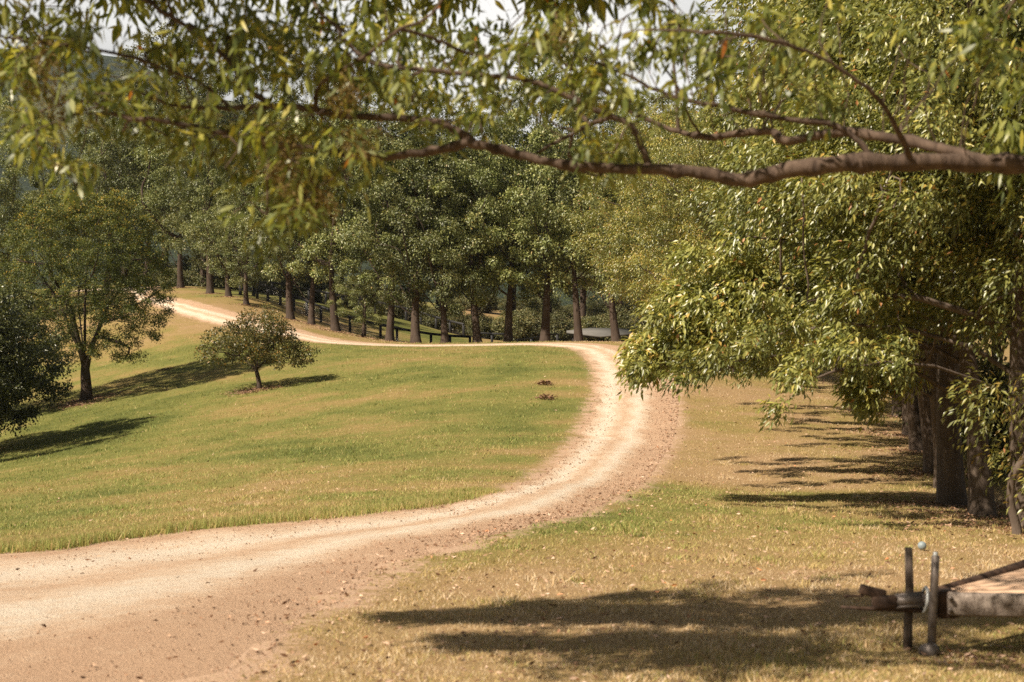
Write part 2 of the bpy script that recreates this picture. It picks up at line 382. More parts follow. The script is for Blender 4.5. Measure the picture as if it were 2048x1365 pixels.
# ------------------------------------------------------------------ track
def road_material():
    m, N, L, P = new_mat('sandy_dirt_track')
    v = geopos(N); a = attr(N, 'across'); al = attr(N, 'along')
    cb = N.new('ShaderNodeCombineXYZ'); L.new(mth(N, L, 'MULTIPLY', attr(N, 'lat'), 3.2), cb.inputs[0]); L.new(mth(N, L, 'MULTIPLY', al, .55), cb.inputs[1])
    st = noise(N, L, 1.3, 8, .72, cb.outputs[0])
    n1 = noise(N, L, 2.0, 6, .65, v); n2 = noise(N, L, 9, 6, .75, v); n3 = noise(N, L, 45, 4, .7, v)
    # pale wheel ruts at two places across
    w1 = mth(N, L, 'SUBTRACT', 1, mth(N, L, 'DIVIDE', mth(N, L, 'ABSOLUTE', mth(N, L, 'SUBTRACT', a, .25)), .19), True)
    w2 = mth(N, L, 'SUBTRACT', 1, mth(N, L, 'DIVIDE', mth(N, L, 'ABSOLUTE', mth(N, L, 'SUBTRACT', a, .56)), .17), True)
    rut = mth(N, L, 'MAXIMUM', w1, w2)
    k = mth(N, L, 'ADD', mth(N, L, 'ADD', mth(N, L, 'MULTIPLY', rut, .88), .0), mth(N, L, 'MULTIPLY', a, -.22))
    k = mth(N, L, 'ADD', k, mth(N, L, 'MULTIPLY', mth(N, L, 'SUBTRACT', st, .26), 1.0))
    k = mth(N, L, 'ADD', k, mth(N, L, 'MULTIPLY', mth(N, L, 'SUBTRACT', n1, .5), .9))
    k = mth(N, L, 'ADD', k, mth(N, L, 'MULTIPLY', mth(N, L, 'SUBTRACT', n2, .5), 1.2))
    k = mth(N, L, 'ADD', k, mth(N, L, 'MULTIPLY', mth(N, L, 'SUBTRACT', n3, .5), .7))
    k = mth(N, L, 'SUBTRACT', k, mth(N, L, 'MULTIPLY', mth(N, L, 'MAXIMUM', mth(N, L, 'SUBTRACT', a, .66), 0.0), .55))
    k = mth(N, L, 'SUBTRACT', k, mth(N, L, 'MULTIPLY', mth(N, L, 'MAXIMUM', mth(N, L, 'SUBTRACT', .10, a), 0.0), 6.0), True)
    c = ramp(N, L, k, [(.0, (.52, .345, .225)), (.3, (.59, .415, .28)), (.6, (.66, .505, .365)), (1, (.73, .62, .49))])
    c = mixc(N, L, mth(N, L, 'MULTIPLY', ramp(N, L, n3, [(.55, (0, 0, 0)), (.75, (1, 1, 1))]), .7), c, (.27, .155, .095))
    L.new(c, P.inputs['Base Color']); P.inputs['Roughness'].default_value = .95; P.inputs['Specular IOR Level'].default_value = .1
    bump(N, L, P, mth(N, L, 'ADD', n2, n3), .9, .035); return m
M['road'] = road_material()
nu = 26; us = np.linspace(0, 1, nu); along = np.r_[0, np.cumsum(np.linalg.norm(np.diff((CI + CO) / 2, axis=0), axis=1))]
CI2, CO2 = catmull(EI, 40), catmull(EO, 40)
al2 = np.r_[0, np.cumsum(np.linalg.norm(np.diff((CI2 + CO2) / 2, axis=0), axis=1))]
jit = lambda s: (vnoise(al2, al2 * 0 + s, .9, s) - .5) * .45 + (vnoise(al2, al2 * 0 + s, .25, s + 9) - .5) * .16
wd = CO2 - CI2; wl = np.linalg.norm(wd, axis=1)[:, None]; wn = wd / wl
A_ = CI2 - wn * (.12 + jit(1)[:, None]); B_ = CO2 + wn * (.12 + jit(2)[:, None])
RX = A_[:, None, 0] + (B_ - A_)[:, None, 0] * us; RY = A_[:, None, 1] + (B_ - A_)[:, None, 1] * us
prof = .05 * np.sqrt(np.clip(np.sin(np.pi * us), 0, 1)) - .03 + .012 * np.cos(us * 4 * np.pi)
fade = np.minimum(1, (1.0))
RZ = HT(RX, RY) + prof[None]
ri = np.arange(RX.size).reshape(RX.shape)
RF = np.stack([ri[:-1, :-1], ri[:-1, 1:], ri[1:, 1:], ri[1:, :-1]], -1).reshape(-1, 4)
road = obj('dirt_road', mesh_from('dirt_road', np.stack([RX, RY, RZ], -1).reshape(-1, 3), RF, M['road'],
    {'across': np.broadcast_to(us, RX.shape).ravel(), 'lat': (np.linalg.norm(B_ - A_, axis=1)[:, None] * us).ravel(), 'along': np.broadcast_to(al2[:, None], RX.shape).ravel()}, smooth=True)); tag(road, kind='structure')

# ------------------------------------------------------------------ far hills
def hills():
    xs = np.linspace(-2600, 2600, 330); ys = np.linspace(760, 2900, 110)
    X, Y = np.meshgrid(xs, ys)
    # crest rows in the photo: highest at the left, sinking to the right
    crest = np.interp(X, [-2600, -900, -520, -420, -200, 0, 300, 900, 2600], [300, 330, 322, 290, 240, 215, 235, 260, 250])
    t = sstep(760, 1750, Y) ; t2 = 1 - .6 * sstep(1900, 2900, Y)
    Z = CZ - 8 + crest * t * t2
    Z += t * (34 * (vnoise(X, Y, 240, 5) - .5) + 20 * (vnoise(X, Y, 90, 6) - .5) + 9 * (vnoise(X, Y, 30, 8) - .5))
    ii = np.arange(X.size).reshape(X.shape)
    F = np.stack([ii[:-1, :-1], ii[:-1, 1:], ii[1:, 1:], ii[1:, :-1]], -1).reshape(-1, 4)
    m, N, L, P = new_mat('forested_hillside')
    v = geopos(N); n1 = noise(N, L, .004, 4, .5, v); n2 = noise(N, L, .05, 6, .75, v)
    c = ramp(N, L, n2, [(.35, (.022, .032, .014)), (.65, (.06, .075, .03))])
    c = mixc(N, L, ramp(N, L, n1, [(.6, (0, 0, 0)), (.64, (1, 1, 1))]), c, (.15, .15, .06))
    L.new(c, P.inputs['Base Color']); P.inputs['Roughness'].default_value = 1; P.inputs['Specular IOR Level'].default_value = 0
    bump(N, L, P, n2, 1, 14)
    tag(obj('hills', mesh_from('hills', np.stack([X, Y, Z], -1).reshape(-1, 3), F, m, smooth=True)), kind='structure')
hills()

# ------------------------------------------------------------------ tree growing
def norm(v): return v / (np.linalg.norm(v, axis=-1, keepdims=True) + 1e-9)
class Skel:
    def __init__(s): s.P = []; s.par = []
    def path(s, pts, parent=-1):
        ids = []
        for p in pts:
            s.P.append(np.array(p, float)); s.par.append(parent); parent = len(s.P) - 1; ids.append(parent)
        return ids
    def grow(s, att, step=.4, kill=.5, trop=(0, 0, .12), iters=90, jit=.18, rg=None, minid=0, inertia=.35):
        att = np.asarray(att, float); n0 = len(s.P); cap = n0 + 9000
        P = np.zeros((cap, 3)); P[:n0] = s.P; par = list(s.par); n = n0
        dirs = np.zeros((cap, 3)); 
        for i in range(n0):
            if par[i] >= 0: dirs[i] = norm(P[i] - P[par[i]])
        near = np.zeros(len(att), int); nd = np.full(len(att), 1e9)
        def upd(a, b):
            D = np.linalg.norm(att[:, None] - P[None, a:b], axis=2); j = D.argmin(1); d = D[np.arange(len(att)), j]
            m = d < nd; nd[m] = d[m]; near[m] = j[m] + a
        upd(minid, n); alive = nd > kill
        reached = {}
        trop = np.array(trop)
        for it in range(iters):
            if not alive.any() or n > cap - 600: break
            a = np.where(alive)[0]; d = norm(att[a] - P[near[a]])
            acc = np.zeros((n, 3)); cnt = np.zeros(n); np.add.at(acc, near[a], d); np.add.at(cnt, near[a], 1)
            src = np.where(cnt > 0)[0]
            D = norm(norm(acc[src]) + trop + inertia * dirs[src] + (rg.random((len(src), 3)) - .5) * 2 * jit)
            newP = P[src] + D * step
            P[n:n + len(src)] = newP; dirs[n:n + len(src)] = D; par += list(src); m0 = n; n += len(src)
            upd(m0, n); alive &= nd > kill
        s.P = [P[i] for i in range(n)]; s.par = [int(x) for x in par]
        return near
    def radii(s, tip, base, fixed=None):
        n = len(s.P); ch = [[] for _ in range(n)]
        for i, p in enumerate(s.par):
            if p >= 0: ch[p].append(i)
        tips = sum(1 for c in ch if not c)
        e = math.log(max(tips, 2)) / math.log(base / tip)
        r = np.zeros(n)
        for i in range(n - 1, -1, -1):
            if fixed and i in fixed: r[i] = fixed[i]; continue
            r[i] = tip if not ch[i] else sum(r[c] ** e for c in ch[i]) ** (1 / e)
        for i in range(n):
            p = s.par[i]
            if p >= 0 and not (fixed and i in fixed): r[i] = min(r[i], r[p] * (.97 if len(ch[p]) < 2 else .9))
        s.r = r; s.ch = ch; return r
    def mesh(s, name, mat, minr=0, kmax=9, flare=0):
        """limb surface: chains that follow the thickest child"""
        mb = MB(); P = np.array(s.P); r = s.r; done = set(); starts = [i for i, p in enumerate(s.par) if p < 0]
        stack = [(i, None) for i in starts]
        while stack:
            i, pr = stack.pop(); ch = []
            if pr is not None: ch = [pr]
            cur = i
            while True:
                ch.append(cur); c = s.ch[cur]
                if not c: break
                k = max(c, key=lambda q: r[q])
                for q in c:
                    if q != k and r[q] >= minr: stack.append((q, cur))
                if r[k] < minr: break
                cur = k
            if len(ch) < 2: continue
            rad = np.array([r[q] for q in ch]); 
            if pr is not None: rad[0] = min(r[pr], rad[1] * 1.25)
            elif flare:
                rad = rad * (1 + flare * 1.5 * np.exp(-np.arange(len(rad)) * 1.1))
            R0 = rad.max(); k = int(np.clip(4 + R0 * 30, 4, kmax))
            mb.tube(P[ch], rad, k, cap=False)
        return mb.mesh(name, mat, smooth=True)

def leaves(C, Dv, Ln, W, rg, tint, droop=.15, segs=1, face=None):
    """C leaf bases, Dv directions, Ln lengths, W widths -> V, F, tint ; one folded rhombus (segs=1) or a curved blade (segs=3)"""
    n = len(C); Dv = norm(Dv); rnd = norm(rg.normal(size=(n, 3)))
    if face is not None: rnd = norm(norm(face) + rnd * .5)
    S = norm(np.cross(Dv, rnd)); Nn = np.cross(S, Dv)
    Ln = np.broadcast_to(Ln, (n,))[:, None]; W = np.broadcast_to(W, (n,))[:, None]
    if segs == 1:
        mid = C + Dv * Ln * .42
        V = np.stack([C, mid + S * W + Nn * W * .3, C + Dv * Ln - Nn * Ln * droop, mid - S * W + Nn * W * .3], 1)
        b = np.arange(n)[:, None] * 4; F = np.concatenate([b + [0, 1, 2], b + [0, 2, 3]]) if droop > .1 else b + [0, 1, 2, 3]
        return V.reshape(-1, 3), F, np.repeat(tint, 4)
    ts = [0, .3, .65, 1.0]; ws = [.12, 1, .75, 0]; curve = (rg.random((n, 1)) - .3) * .5
    pts = []
    for t, w_ in zip(ts, ws):
        c = C + Dv * Ln * t - Nn * Ln * curve * t * t
        if w_ == 0: pts.append(c)
        else: pts += [c + S * W * w_, c - S * W * w_]
    V = np.stack(pts, 1); b = np.arange(n)[:, None] * 7
    F4 = np.concatenate([b + [0, 2, 3, 1], b + [2, 4, 5, 3]]); F3 = b + [4, 6, 5]
    return V.reshape(-1, 3), [F3, F4], np.repeat(tint, 7)

def clump_leaves(cent, rad, per, Ln, W, rg, down=.5, out=.8, flat=.7, tb=.45, ts=.22, sway=(0, 0, 0), droop=.15, segs=1, wild=.02, facing=True):
    """leaf masses round each centre; leaves point outwards and hang"""
    n = len(cent); rad = np.broadcast_to(rad, (n,)); idx = np.repeat(np.arange(n), per); m = len(idx)
    d = norm(rg.normal(size=(m, 3))); d[:, 2] = np.abs(d[:, 2]) * np.where(rg.random(m) < .68, 1, -1)
    rr = rg.random(m) ** (1 / 2.2)
    lump = 1 + .35 * np.sin(d[:, 0] * 5 + idx) * np.cos(d[:, 1] * 4 + idx * 1.7)
    off = d * (rad[idx] * rr * lump)[:, None] * [1, 1, flat]
    C = cent[idx] + off
    D = d * out + np.array([0, 0, -down]) + rg.normal(size=(m, 3)) * .45 + np.array(sway)
    ct = (rg.random(n) - .5) * .22
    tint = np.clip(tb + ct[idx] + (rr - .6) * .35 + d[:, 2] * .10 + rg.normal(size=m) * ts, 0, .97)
    tint[rg.random(m) < wild] = 1
    return leaves(C, D, Ln * (.7 + .6 * rg.random(m)), W * (.75 + .5 * rg.random(m)), rg, tint, droop, segs, d * [1, 1, 1.0] + [0, 0, .35] if facing else None)

def poisson(cands, dmin, limit=9999):
    kept = []; 
    for p in cands:
        if not kept or np.min(np.sum((np.array(kept) - p) ** 2, 1)) > dmin * dmin:
            kept.append(p)
            if len(kept) >= limit: break
    return np.array(kept)

def leaf_mesh(name, parts, mat):
    Vs, F3, F4, T, n = [], [], [], [], 0
    for V, F, t in parts:
        for f in (F if isinstance(F, list) else [F]): (F3 if f.shape[1] == 3 else F4).append(f + n)
        Vs.append(V); T.append(t); n += len(V)
    Fl = [np.concatenate(x) for x in (F3, F4) if x]
    return mesh_from(name, np.concatenate(Vs), Fl, mat, {'tint': np.concatenate(T)})

def ellipsoid(rg, n, c, r, hollow=.45, bottom=-1):
    P = rg.uniform(-1, 1, (n * 4, 3)); q = np.linalg.norm(P, axis=1)
    P = P[(q < 1) & (P[:, 2] > bottom)]; q = np.linalg.norm(P, axis=1); P = P[rg.random(len(P)) < (hollow + (1 - hollow) * q ** 2)]
    return np.array(c) + P * np.array(r)

def trunk_path(H, rg, lean=(0, 0), wob=.25, step=.5):
    n = int(H / step) + 1; t = np.linspace(0, 1, n); a, b = rg.random(2) * 6
    x = lean[0] * t + wob * np.sin(t * 4 + a) * t; y = lean[1] * t + wob * np.cos(t * 3.3 + b) * t
    return np.c_[x - x[0], y - y[0], t * H]

def make_tall(seed, H=17, rx=3.8, low=.2, fork=False, per=400, leaf=(.17, .048), cl=(1.55, 1.15), mat='leaf_far', bark='bark_dark', tb=.42, base=.3, down=.35, narrow=1.0, lean=(0, 0), ncl=74):
    rg = np.random.default_rng(seed); s = Skel()
    tp = trunk_path(H * .72, rg, lean, .6); s.path(tp - [0, 0, .25])
    if fork:
        k = int(len(tp) * .16); q = trunk_path(H * .6, rg, (rg.choice([-1, 1]) * 2.0, rg.uniform(-1, 1)), .3)[1:] + s.P[k]
        s.path(q, k)
    for q_ in range(5):
        a_ = rg.uniform(0, 6.28); h_ = rg.uniform(1.8, 6.5); k_ = int(np.argmin([abs(p[2] - h_) for p in s.P[:len(tp)]])); r_ = rg.uniform(2.4, 4.0); up = rg.uniform(.55, 1.5)
        s.path([s.P[k_] + np.array([math.cos(a_) * r_ * t, math.sin(a_) * r_ * t, up * r_ * t ** 1.5]) for t in (.2, .45, .7, 1.0)], k_)
    cz = H * (1 + low) / 2; rz = H * (1 - low) / 2
    c = ellipsoid(rg, 1500, (lean[0] * .6, lean[1] * .6, cz), (rx, rx, rz), .4)
    tcut = (c[:, 2] / H)
    prof = np.interp(tcut, [0, .12, .3, .6, .85, 1], [.75, 1.0, 1.05, .9, .65, .3]) * narrow
    c[:, :2] *= prof[:, None] / .9
    c[:, :2] += .6 * rg.normal(size=(len(c), 2))
    rg.shuffle(c); c = c[vnoise(c[:, 0] + 50 + seed, c[:, 2] + c[:, 1] * .7 + 50, 2.1, seed) > .36]; cent = poisson(c, cl[0], ncl)
    s.grow(cent - [0, 0, .25], step=.45, kill=.5, trop=(0, 0, .22), rg=rg, minid=int(len(tp) * low * 1.0), jit=.22)
    s.radii(.012, base)
    tr = s.mesh('trunk', M[bark], minr=.014, flare=.45)
    rad = rg.uniform(.45, 1.0, len(cent)) * cl[1] * .95
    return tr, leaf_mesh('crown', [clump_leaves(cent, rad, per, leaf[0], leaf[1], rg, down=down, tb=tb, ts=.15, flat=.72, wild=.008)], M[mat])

def plant(name, meshes, loc, rz=0, sc=1.0, label=None, group=None, cat='tree', names=('trunk', 'crown')):
    e = empty(name, loc, rz); e.scale = (sc, sc, sc) if np.isscalar(sc) else sc
    tag(e, label, cat, group)
    for nm, me in zip(names, meshes): obj(nm, me, e)
    return e

# ---- the stand of tall gums along the track
TALL = [make_tall(11, 17, 3.9, lean=(.8, 0)), make_tall(12, 16, 3.6, .17, fork=True), make_tall(13, 18, 3.6, .24, lean=(-.9, .4)), make_tall(14, 15, 4.2, .14, fork=True), make_tall(15, 17.5, 3.7, .14)]
OPEN = [make_tall(21, 16, 4.2, .26, per=420, mat='leaf_back', tb=.45, ncl=100), make_tall(22, 18, 3.8, .24, per=420, mat='leaf_back', tb=.4, ncl=100, fork=True)]
ROW = [ # u, D, variant, scale, label
 (362, 124, 0, .92, 'dark straight gum at the far left end of the track, left of the gate'),
 (421, 116, 4, .95, 'tall gum leaning slightly beside the track, second to the left of the white gate'),
 (458, 112, 1, .80, 'curved forked gum just left of the white-barred gate'),
 (493, 108, 3, .66, 'short pale-leaved gum standing in front of the white-barred gate'),
 (581, 104, 1, .88, 'gum with a forked trunk just behind the right edge of the round citrus tree'),
 (623, 103, 2, .80, 'slender gum between two fence posts right of the citrus tree'),
 (672, 101, 0, 1.0, 'thick-trunked gum with bare soil round its foot, beside the front black fence'),
 (727, 100, 3, .48, 'small young gum with two thin stems before the black fence'),
 (779, 99, 4, .94, 'slim dark gum third to the left of the squat many-limbed gum'),
 (832, 97, 2, 1.06, 'tall straight gum at the near edge of the track, left of the squat gum'),
 (890, 97, 3, .86, 'squat gum with a thick low fork and a limb reaching right'),
 (955, 97, 0, .98, 'dark upright gum next to the right of the squat forked gum'),
 (1017, 97.5, 4, 1.0, 'upright gum in front of the short black fence and white rails'),
 (1090, 97, 1, 1.08, 'twin-trunked gum where the track comes over the crest'),
 (1158, 96, 2, .95, 'gum with a torn orange scar standing before the grey shed roof'),
 (1233, 95, 0, .96, 'gum at the right end of the grey shed roof'),
 (1318, 91, 4, .95, 'dark gum trunk right of the shed, half hidden by bright leaves')]
rr_ = np.random.default_rng(5)
for u, D, k, sc, lab in ROW:
    plant('gum_tree', TALL[k], gp(u, D), rr_.uniform(0, 6.28), (sc * rr_.uniform(.9, 1.05), sc * .98, sc * rr_.uniform(.95, 1.18)), lab, 'tall gums in a row along the track')
# the second belt behind the fences
for i, (u, D, sc) in enumerate([(250,150,.95),(330,158,1.05),(410,146,1.0),(490,160,1.1),(560,150,.95),(625,162,1.05),(690,150,.9),(760,158,1.05),(820,148,1.0),(880,165,1.1),(945,152,.95),(1025,172,1.0),(1095,166,1.05),(1165,150,.95),(1240,142,.95),(1310,138,.95),(1385,130,.95),(1460,124,.95),(1545,118,.9),(1640,112,.9)]):
    plant('gum_tree', OPEN[i % 2] if i % 3 else TALL[(i * 2) % 5], gp(u, D), rr_.uniform(0, 6.28), sc * (1.5 if i % 2 else 1.28), 'tall gum in the dense belt behind the paddock fence, its trunk mostly hidden', 'gums in the belt behind the fence')
for u, D, k, sc, lab in [(20, 120, 0, 1.05, 'dark tall gum behind the domed tree, cut by the left edge of the photo'), (105, 150, 1, .92, 'grey-green gum rising just left of the domed tree top'),
                         (215, 128, 4, 1.02, 'olive gum crown directly behind the top of the domed tree'), (290, 132, 2, 1.0, 'olive gum crown behind the right shoulder of the domed tree'), (-90, 112, 3, 1.1, 'tall gum just outside the left edge')]:
    plant('gum_tree', TALL[k], gp(u, D), rr_.uniform(0, 6.28), sc, lab, 'tall gums behind the domed tree')

# ---- low scrub behind the fences
def make_bush(seed, r=1.6, h=2.4, mat='leaf_back'):
    rg = np.random.default_rng(seed); s = Skel(); s.path([(0, 0, -.1), (0, 0, .25)])
    cent = poisson(ellipsoid(rg, 300, (0, 0, h * .55), (r, r, h * .5), .6), .5, 45)
    s.grow(cent, .25, .3, rg=rg); s.radii(.01, .06)
    return s.mesh('stem', M['bark_dark'], .012), leaf_mesh('foliage', [clump_leaves(cent, .5, 130, .16, .045, rg, tb=.5)], M[mat])
BUSH = [make_bush(31), make_bush(32, 1.9, 3.0), make_bush(33, 1.4, 2.0)]
k = 0
for u0, u1, D, n in [(230, 500, 150, 13), (500, 900, 146, 15), (1180, 1420, 128, 10), (940, 1240, 150, 12), (900, 1260, 190, 14), (1380, 1700, 108, 9)]:
    for u in np.linspace(u0, u1, n):
        k += 1; plant('bush', BUSH[k % 3], gp(u + rr_.uniform(-8, 8), D + rr_.uniform(-5, 6)), rr_.uniform(0, 6), rr_.uniform(.8, 1.35), 'olive scrub bush under the gums at the back of the paddock', 'scrub bushes at the back of the paddock', 'bush', ('stem', 'foliage'))

# ---- domed small-leaved tree on the lawn (left)
def make_dome():
    rg = np.random.default_rng(41); s = Skel()
    s.path([(0, 0, -.2), (.02, 0, .6), (-.03, 0, 1.3), (-.06, 0, 2.0)])
    k = 3
    for a in np.linspace(0, 2 * math.pi, 8, endpoint=False):
        a += rg.uniform(-.3, .3); t = rg.uniform(.28, .55); d = np.array([math.cos(a) * t, math.sin(a) * t, 1.0])
        p0 = s.P[k]; s.path([p0 + norm(d) * q + np.array([0, 0, .04 * q * q]) for q in (.7, 1.4, 2.2, 3.0)], k - (a % 2 > 1))
    d = []
    c = ellipsoid(rg, 3800, (-.1, 0, 6.0), (4.7, 4.4, 5.35), .12, -.72)
    # ragged base: keep only drooping skirts low down
    c = c[(c[:, 2] > 4.2) | (rg.random(len(c)) < .5)]
    rg.shuffle(c); cent = poisson(c, .55, 520)
    s.grow(cent, .32, .34, trop=(0, 0, .16), rg=rg, minid=3, jit=.12); s.radii(.006, .27)
    tr = s.mesh('trunk', M['bark_dark'], .007, flare=.25)
    q = (cent[:, 2] - 1.5) / 9.6
    parts = [clump_leaves(cent, rg.uniform(.28, .5, len(cent)), 165, .115, .025, rg, down=.1, out=.6, flat=.8, tb=.33, ts=.24, wild=.012)]
    top = cent[q > .78]; parts.append(clump_leaves(top, .45, 110, .12, .028, rg, down=0, tb=.6, ts=.2, wild=.03))
    return tr, leaf_mesh('crown', parts, M['leaf_dome'])
dome = plant('domed_tree', make_dome(), gp(172, 76), .4, 1.0, 'large domed tree with a single trunk and fine leaves on the left lawn')

# ---- round citrus tree
def make_lemon():
    rg = np.random.default_rng(52); s = Skel()
    s.path([(.08, 0, -.1), (.05, 0, .35), (-.02, 0, .7), (-.1, 0, 1.0)])
    for a, t, z in ((3.0, .95, .8), (.1, .9, .9), (1.4, .5, 1.1), (4.5, .55, 1.1), (2.3, .35, 1.3), (5.5, .7, .9)):
        dv = norm(np.array([math.cos(a) * t, math.sin(a) * t, z])); s.path([s.P[3] + dv * q for q in (.35, .7, 1.05)], 3)
    c = np.vstack([ellipsoid(rg, 900, (-.35, 0, 2.15), (2.6, 2.2, 1.25), .4, -.75), ellipsoid(rg, 500, (.15, 0, 3.0), (1.5, 1.4, 1.1), .5), ellipsoid(rg, 160, (2.0, 0, 1.75), (.9, .9, .55), .6)])
    c = c[c[:, 2] > np.interp(np.abs(c[:, 0]), [0, 1, 2, 3], [1.5, 1.35, 1.0, .8])]
    c += rg.normal(size=c.shape) * [.22, .22, .16]; rg.shuffle(c); c = c[vnoise(c[:, 0] + 40, c[:, 2] * 1.2 + 40 + .4 * c[:, 1], .8, 8) > .26]; cent = poisson(c, .36, 250)
    s.grow(cent, .2, .25, trop=(0, 0, .05), rg=rg, minid=3, jit=.3); s.radii(.007, .115)
    return s.mesh('trunk', M['bark_dark'], .007, flare=.25), leaf_mesh('crown', [clump_leaves(cent, rg.uniform(.16, .34, len(cent)), 52, .13, .034, rg, down=.15, out=.9, flat=.85, tb=.45, ts=.28, wild=.05)], M['leaf_lemon'])
lemon = plant('citrus_tree', make_lemon(), gp(516, 70), 0, .95, 'small round citrus tree with a thin leaning trunk on the open lawn')

# ---- dark broadleaf tree at the left edge
def make_darktree():
    rg = np.random.default_rng(61); s = Skel(); s.path(trunk_path(3.0, rg, (0, 0), .1, .4) - [0, 0, .2])
    cent = poisson(np.vstack([ellipsoid(rg, 1500, (0, 0, 3.8), (3.9, 3.6, 3.7), .5, -.95), ellipsoid(rg, 200, (2.3, .3, 1.3), (1.2, 1.2, .9), .6)]) + rg.normal(size=(1, 3)) * 0, .80, 190)
    cent = cent[vnoise(cent[:, 0] + 40, cent[:, 2] + 40 + .5 * cent[:, 1], 1.3, 3) > .36]
    s.grow(cent, .35, .4, rg=rg, minid=2); s.radii(.01, .3)
    return s.mesh('trunk', M['bark_dark'], .012, flare=.3), leaf_mesh('crown', [clump_leaves(cent, rg.uniform(.35, .85, len(cent)), 200, .15, .042, rg, down=.3, tb=.4, wild=.0)], M['leaf_dark'])
DK = make_darktree()
plant('dark_tree', DK, gp(-42, 60), .0, .93, 'dense dark-leaved tree reaching the ground at the left edge', 'dark dense trees at the left edge')
plant('dark_tree', DK, gp(-170, 56), 2.2, 1.15, 'second dark dense tree just outside the left edge', 'dark dense trees at the left edge')
plant('dark_tree', DK, gp(-60, 74), 4.2, 1.0, 'dark tree behind the dense one at the left edge, below the domed crown', 'dark dense trees at the left edge')

# ---- the row of gums on the right
def make_right(seed, H=12, rx=4.3, low=1.6, ncl=210, per=370, leaf=(.14, .026), base=.25, extra=None, fork=False, shift=(-.6, 0), tb=.5, limbs=None):
    rg = np.random.default_rng(seed); s = Skel()
    tp = trunk_path(H * .66, rg, (shift[0] * .8, shift[1]), .25, .4) - [0, 0, .3]; s.path(tp)
    if fork: s.path([s.P[3] + np.array([-.25 * q, .1 * q, .9 * q]) for q in (.5, 1, 1.6, 2.4)], 3)
    for path in (limbs or []):
        k = int(np.argmin([abs(p[2] - path[0][2]) for p in s.P[:len(tp)]])); s.path(path[1:], k)
    c = ellipsoid(rg, 2200, (shift[0], shift[1], (H + low) / 2), (rx, rx, (H - low) / 2), .3)
    c[:, :2] += .4 * rg.normal(size=(len(c), 2))
    rg.shuffle(c); c = c[vnoise(c[:, 0] + 60, c[:, 2] + c[:, 1] * .6 + 60, 1.7, seed) > .33]; cent = poisson(c, .95, ncl)
    if extra is not None: cent = np.vstack([cent, extra])
    s.grow(cent - [0, 0, .15], step=.35, kill=.4, trop=(0, 0, .14), rg=rg, minid=4, jit=.2)
    s.radii(.009, base)
    rad = np.r_[rg.uniform(.55, .85, len(cent) - (0 if extra is None else len(extra))), [] if extra is None else np.full(len(extra), .33)]
    per_ = per
    main = cent if extra is None else cent[:-len(extra)]
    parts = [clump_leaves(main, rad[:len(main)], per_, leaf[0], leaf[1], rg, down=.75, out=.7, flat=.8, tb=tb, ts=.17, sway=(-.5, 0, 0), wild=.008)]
    if extra is not None: parts.append(clump_leaves(extra, .36, 130, leaf[0], leaf[1], rg, down=.75, out=.7, flat=.8, tb=tb, ts=.17, sway=(-.4, 0, 0), wild=.008))
    return s.mesh('trunk', M['bark_right'], .010, flare=.35), leaf_mesh('crown', parts, M['leaf_near'])

def low_limbs(seed, reach):
    rg = np.random.default_rng(seed); limbs, ex = [], []
    for k, (h, dy) in enumerate(((2.4, -.9), (3.0, .9), (3.6, .1))):
        p = [np.array([0, 0, h])] + [np.array([-t * reach, dy * t * 1.6, h + .9 * math.sin(t * 2.6) + (.1 if k else 0)]) for t in (.2, .42, .64, .84, 1.0)]
        limbs.append(p)
        for t in np.linspace(.5, 1.08, 15):
            ex.append(np.array([-t * reach, dy * t * 1.6, h + .9 * math.sin(t * 2.6)]) + rg.normal(size=3) * [.3, .38, .28] + [0, 0, .15])
    return limbs, np.array(ex)
def row_tree(seed, H, rx, low, reach, **k):
    lb, ex = low_limbs(seed, reach); return make_right(seed, H, rx, low, limbs=lb, extra=ex, shift=(-.9, 0), **k)
RT = [row_tree(71, 12, 4.3, 3.6, 6.2), row_tree(72, 13, 4.6, 3.8, 5.4, fork=True), row_tree(73, 11.5, 4.1, 3.4, 6.8)]
RL = [make_right(75, 14, 4.8, 2.0, ncl=260, base=.28, tb=.6), make_right(76, 13, 4.6, 2.2, ncl=240, base=.28, tb=.62)]
RIGHT = [ # u, D, variant, scale, rot
 (1600, 78, 0, .95, 'gum far down the right row where the turf meets the trees'),
 (1720, 64, 1, .95, 'gum in the middle of the right row, trunk hidden behind hanging leaves'),
 (1800, 53, 2, .98, 'gum in the right row just beyond the first visible trunk bases'),
 (1822, 46, 0, .92, 'gum with the farthest visible trunk base in the right row'),
 (1838, 40, 1, .85, 'grey-barked gum second farthest of the right row of visible trunks'),
 (1893, 30.5, 0, .86, 'gum trunk between the thick dark trunk and the lit pale trunk at the right'),
 (1872, 33.5, 2, .9, 'thick dark gum trunk before the lit pale trunk in the right row'),
 (1968, 24.6, 0, .86, 'slim leaning gum low behind the orange-tipped leaves at the right'),
 (2060, 22.3, 1, .8, 'nearest gum of the right row, its trunk cut by the right edge')]
for u, D, k, sc, lab in RIGHT:
    plant('gum_tree', RT[k], gp(u, D), rr_.uniform(-.35, .35), sc, lab, 'gums in the row down the right side')
plant('gum_tree', RL[0], gp(1350, 82), 0, 1.0, 'bright yellow-tipped gum overhanging the turf just right of the bend at the crest', 'gums in the row down the right side')
plant('gum_tree', RL[1], gp(1462, 70), 1.0, .98, 'full bright gum between the crest bend and the low reaching limbs', 'gums in the row down the right side')
for i, (u, D, k) in enumerate([(1760, 78, 0), (1880, 66, 1), (1990, 56, 0), (2080, 47, 1), (2110, 36, 1)]):
    plant('gum_tree', OPEN[k], gp(u, D), rr_.uniform(0, 6), .85, 'gum standing in the gloom behind the right row of trunks', 'gums in a second line behind the right row')
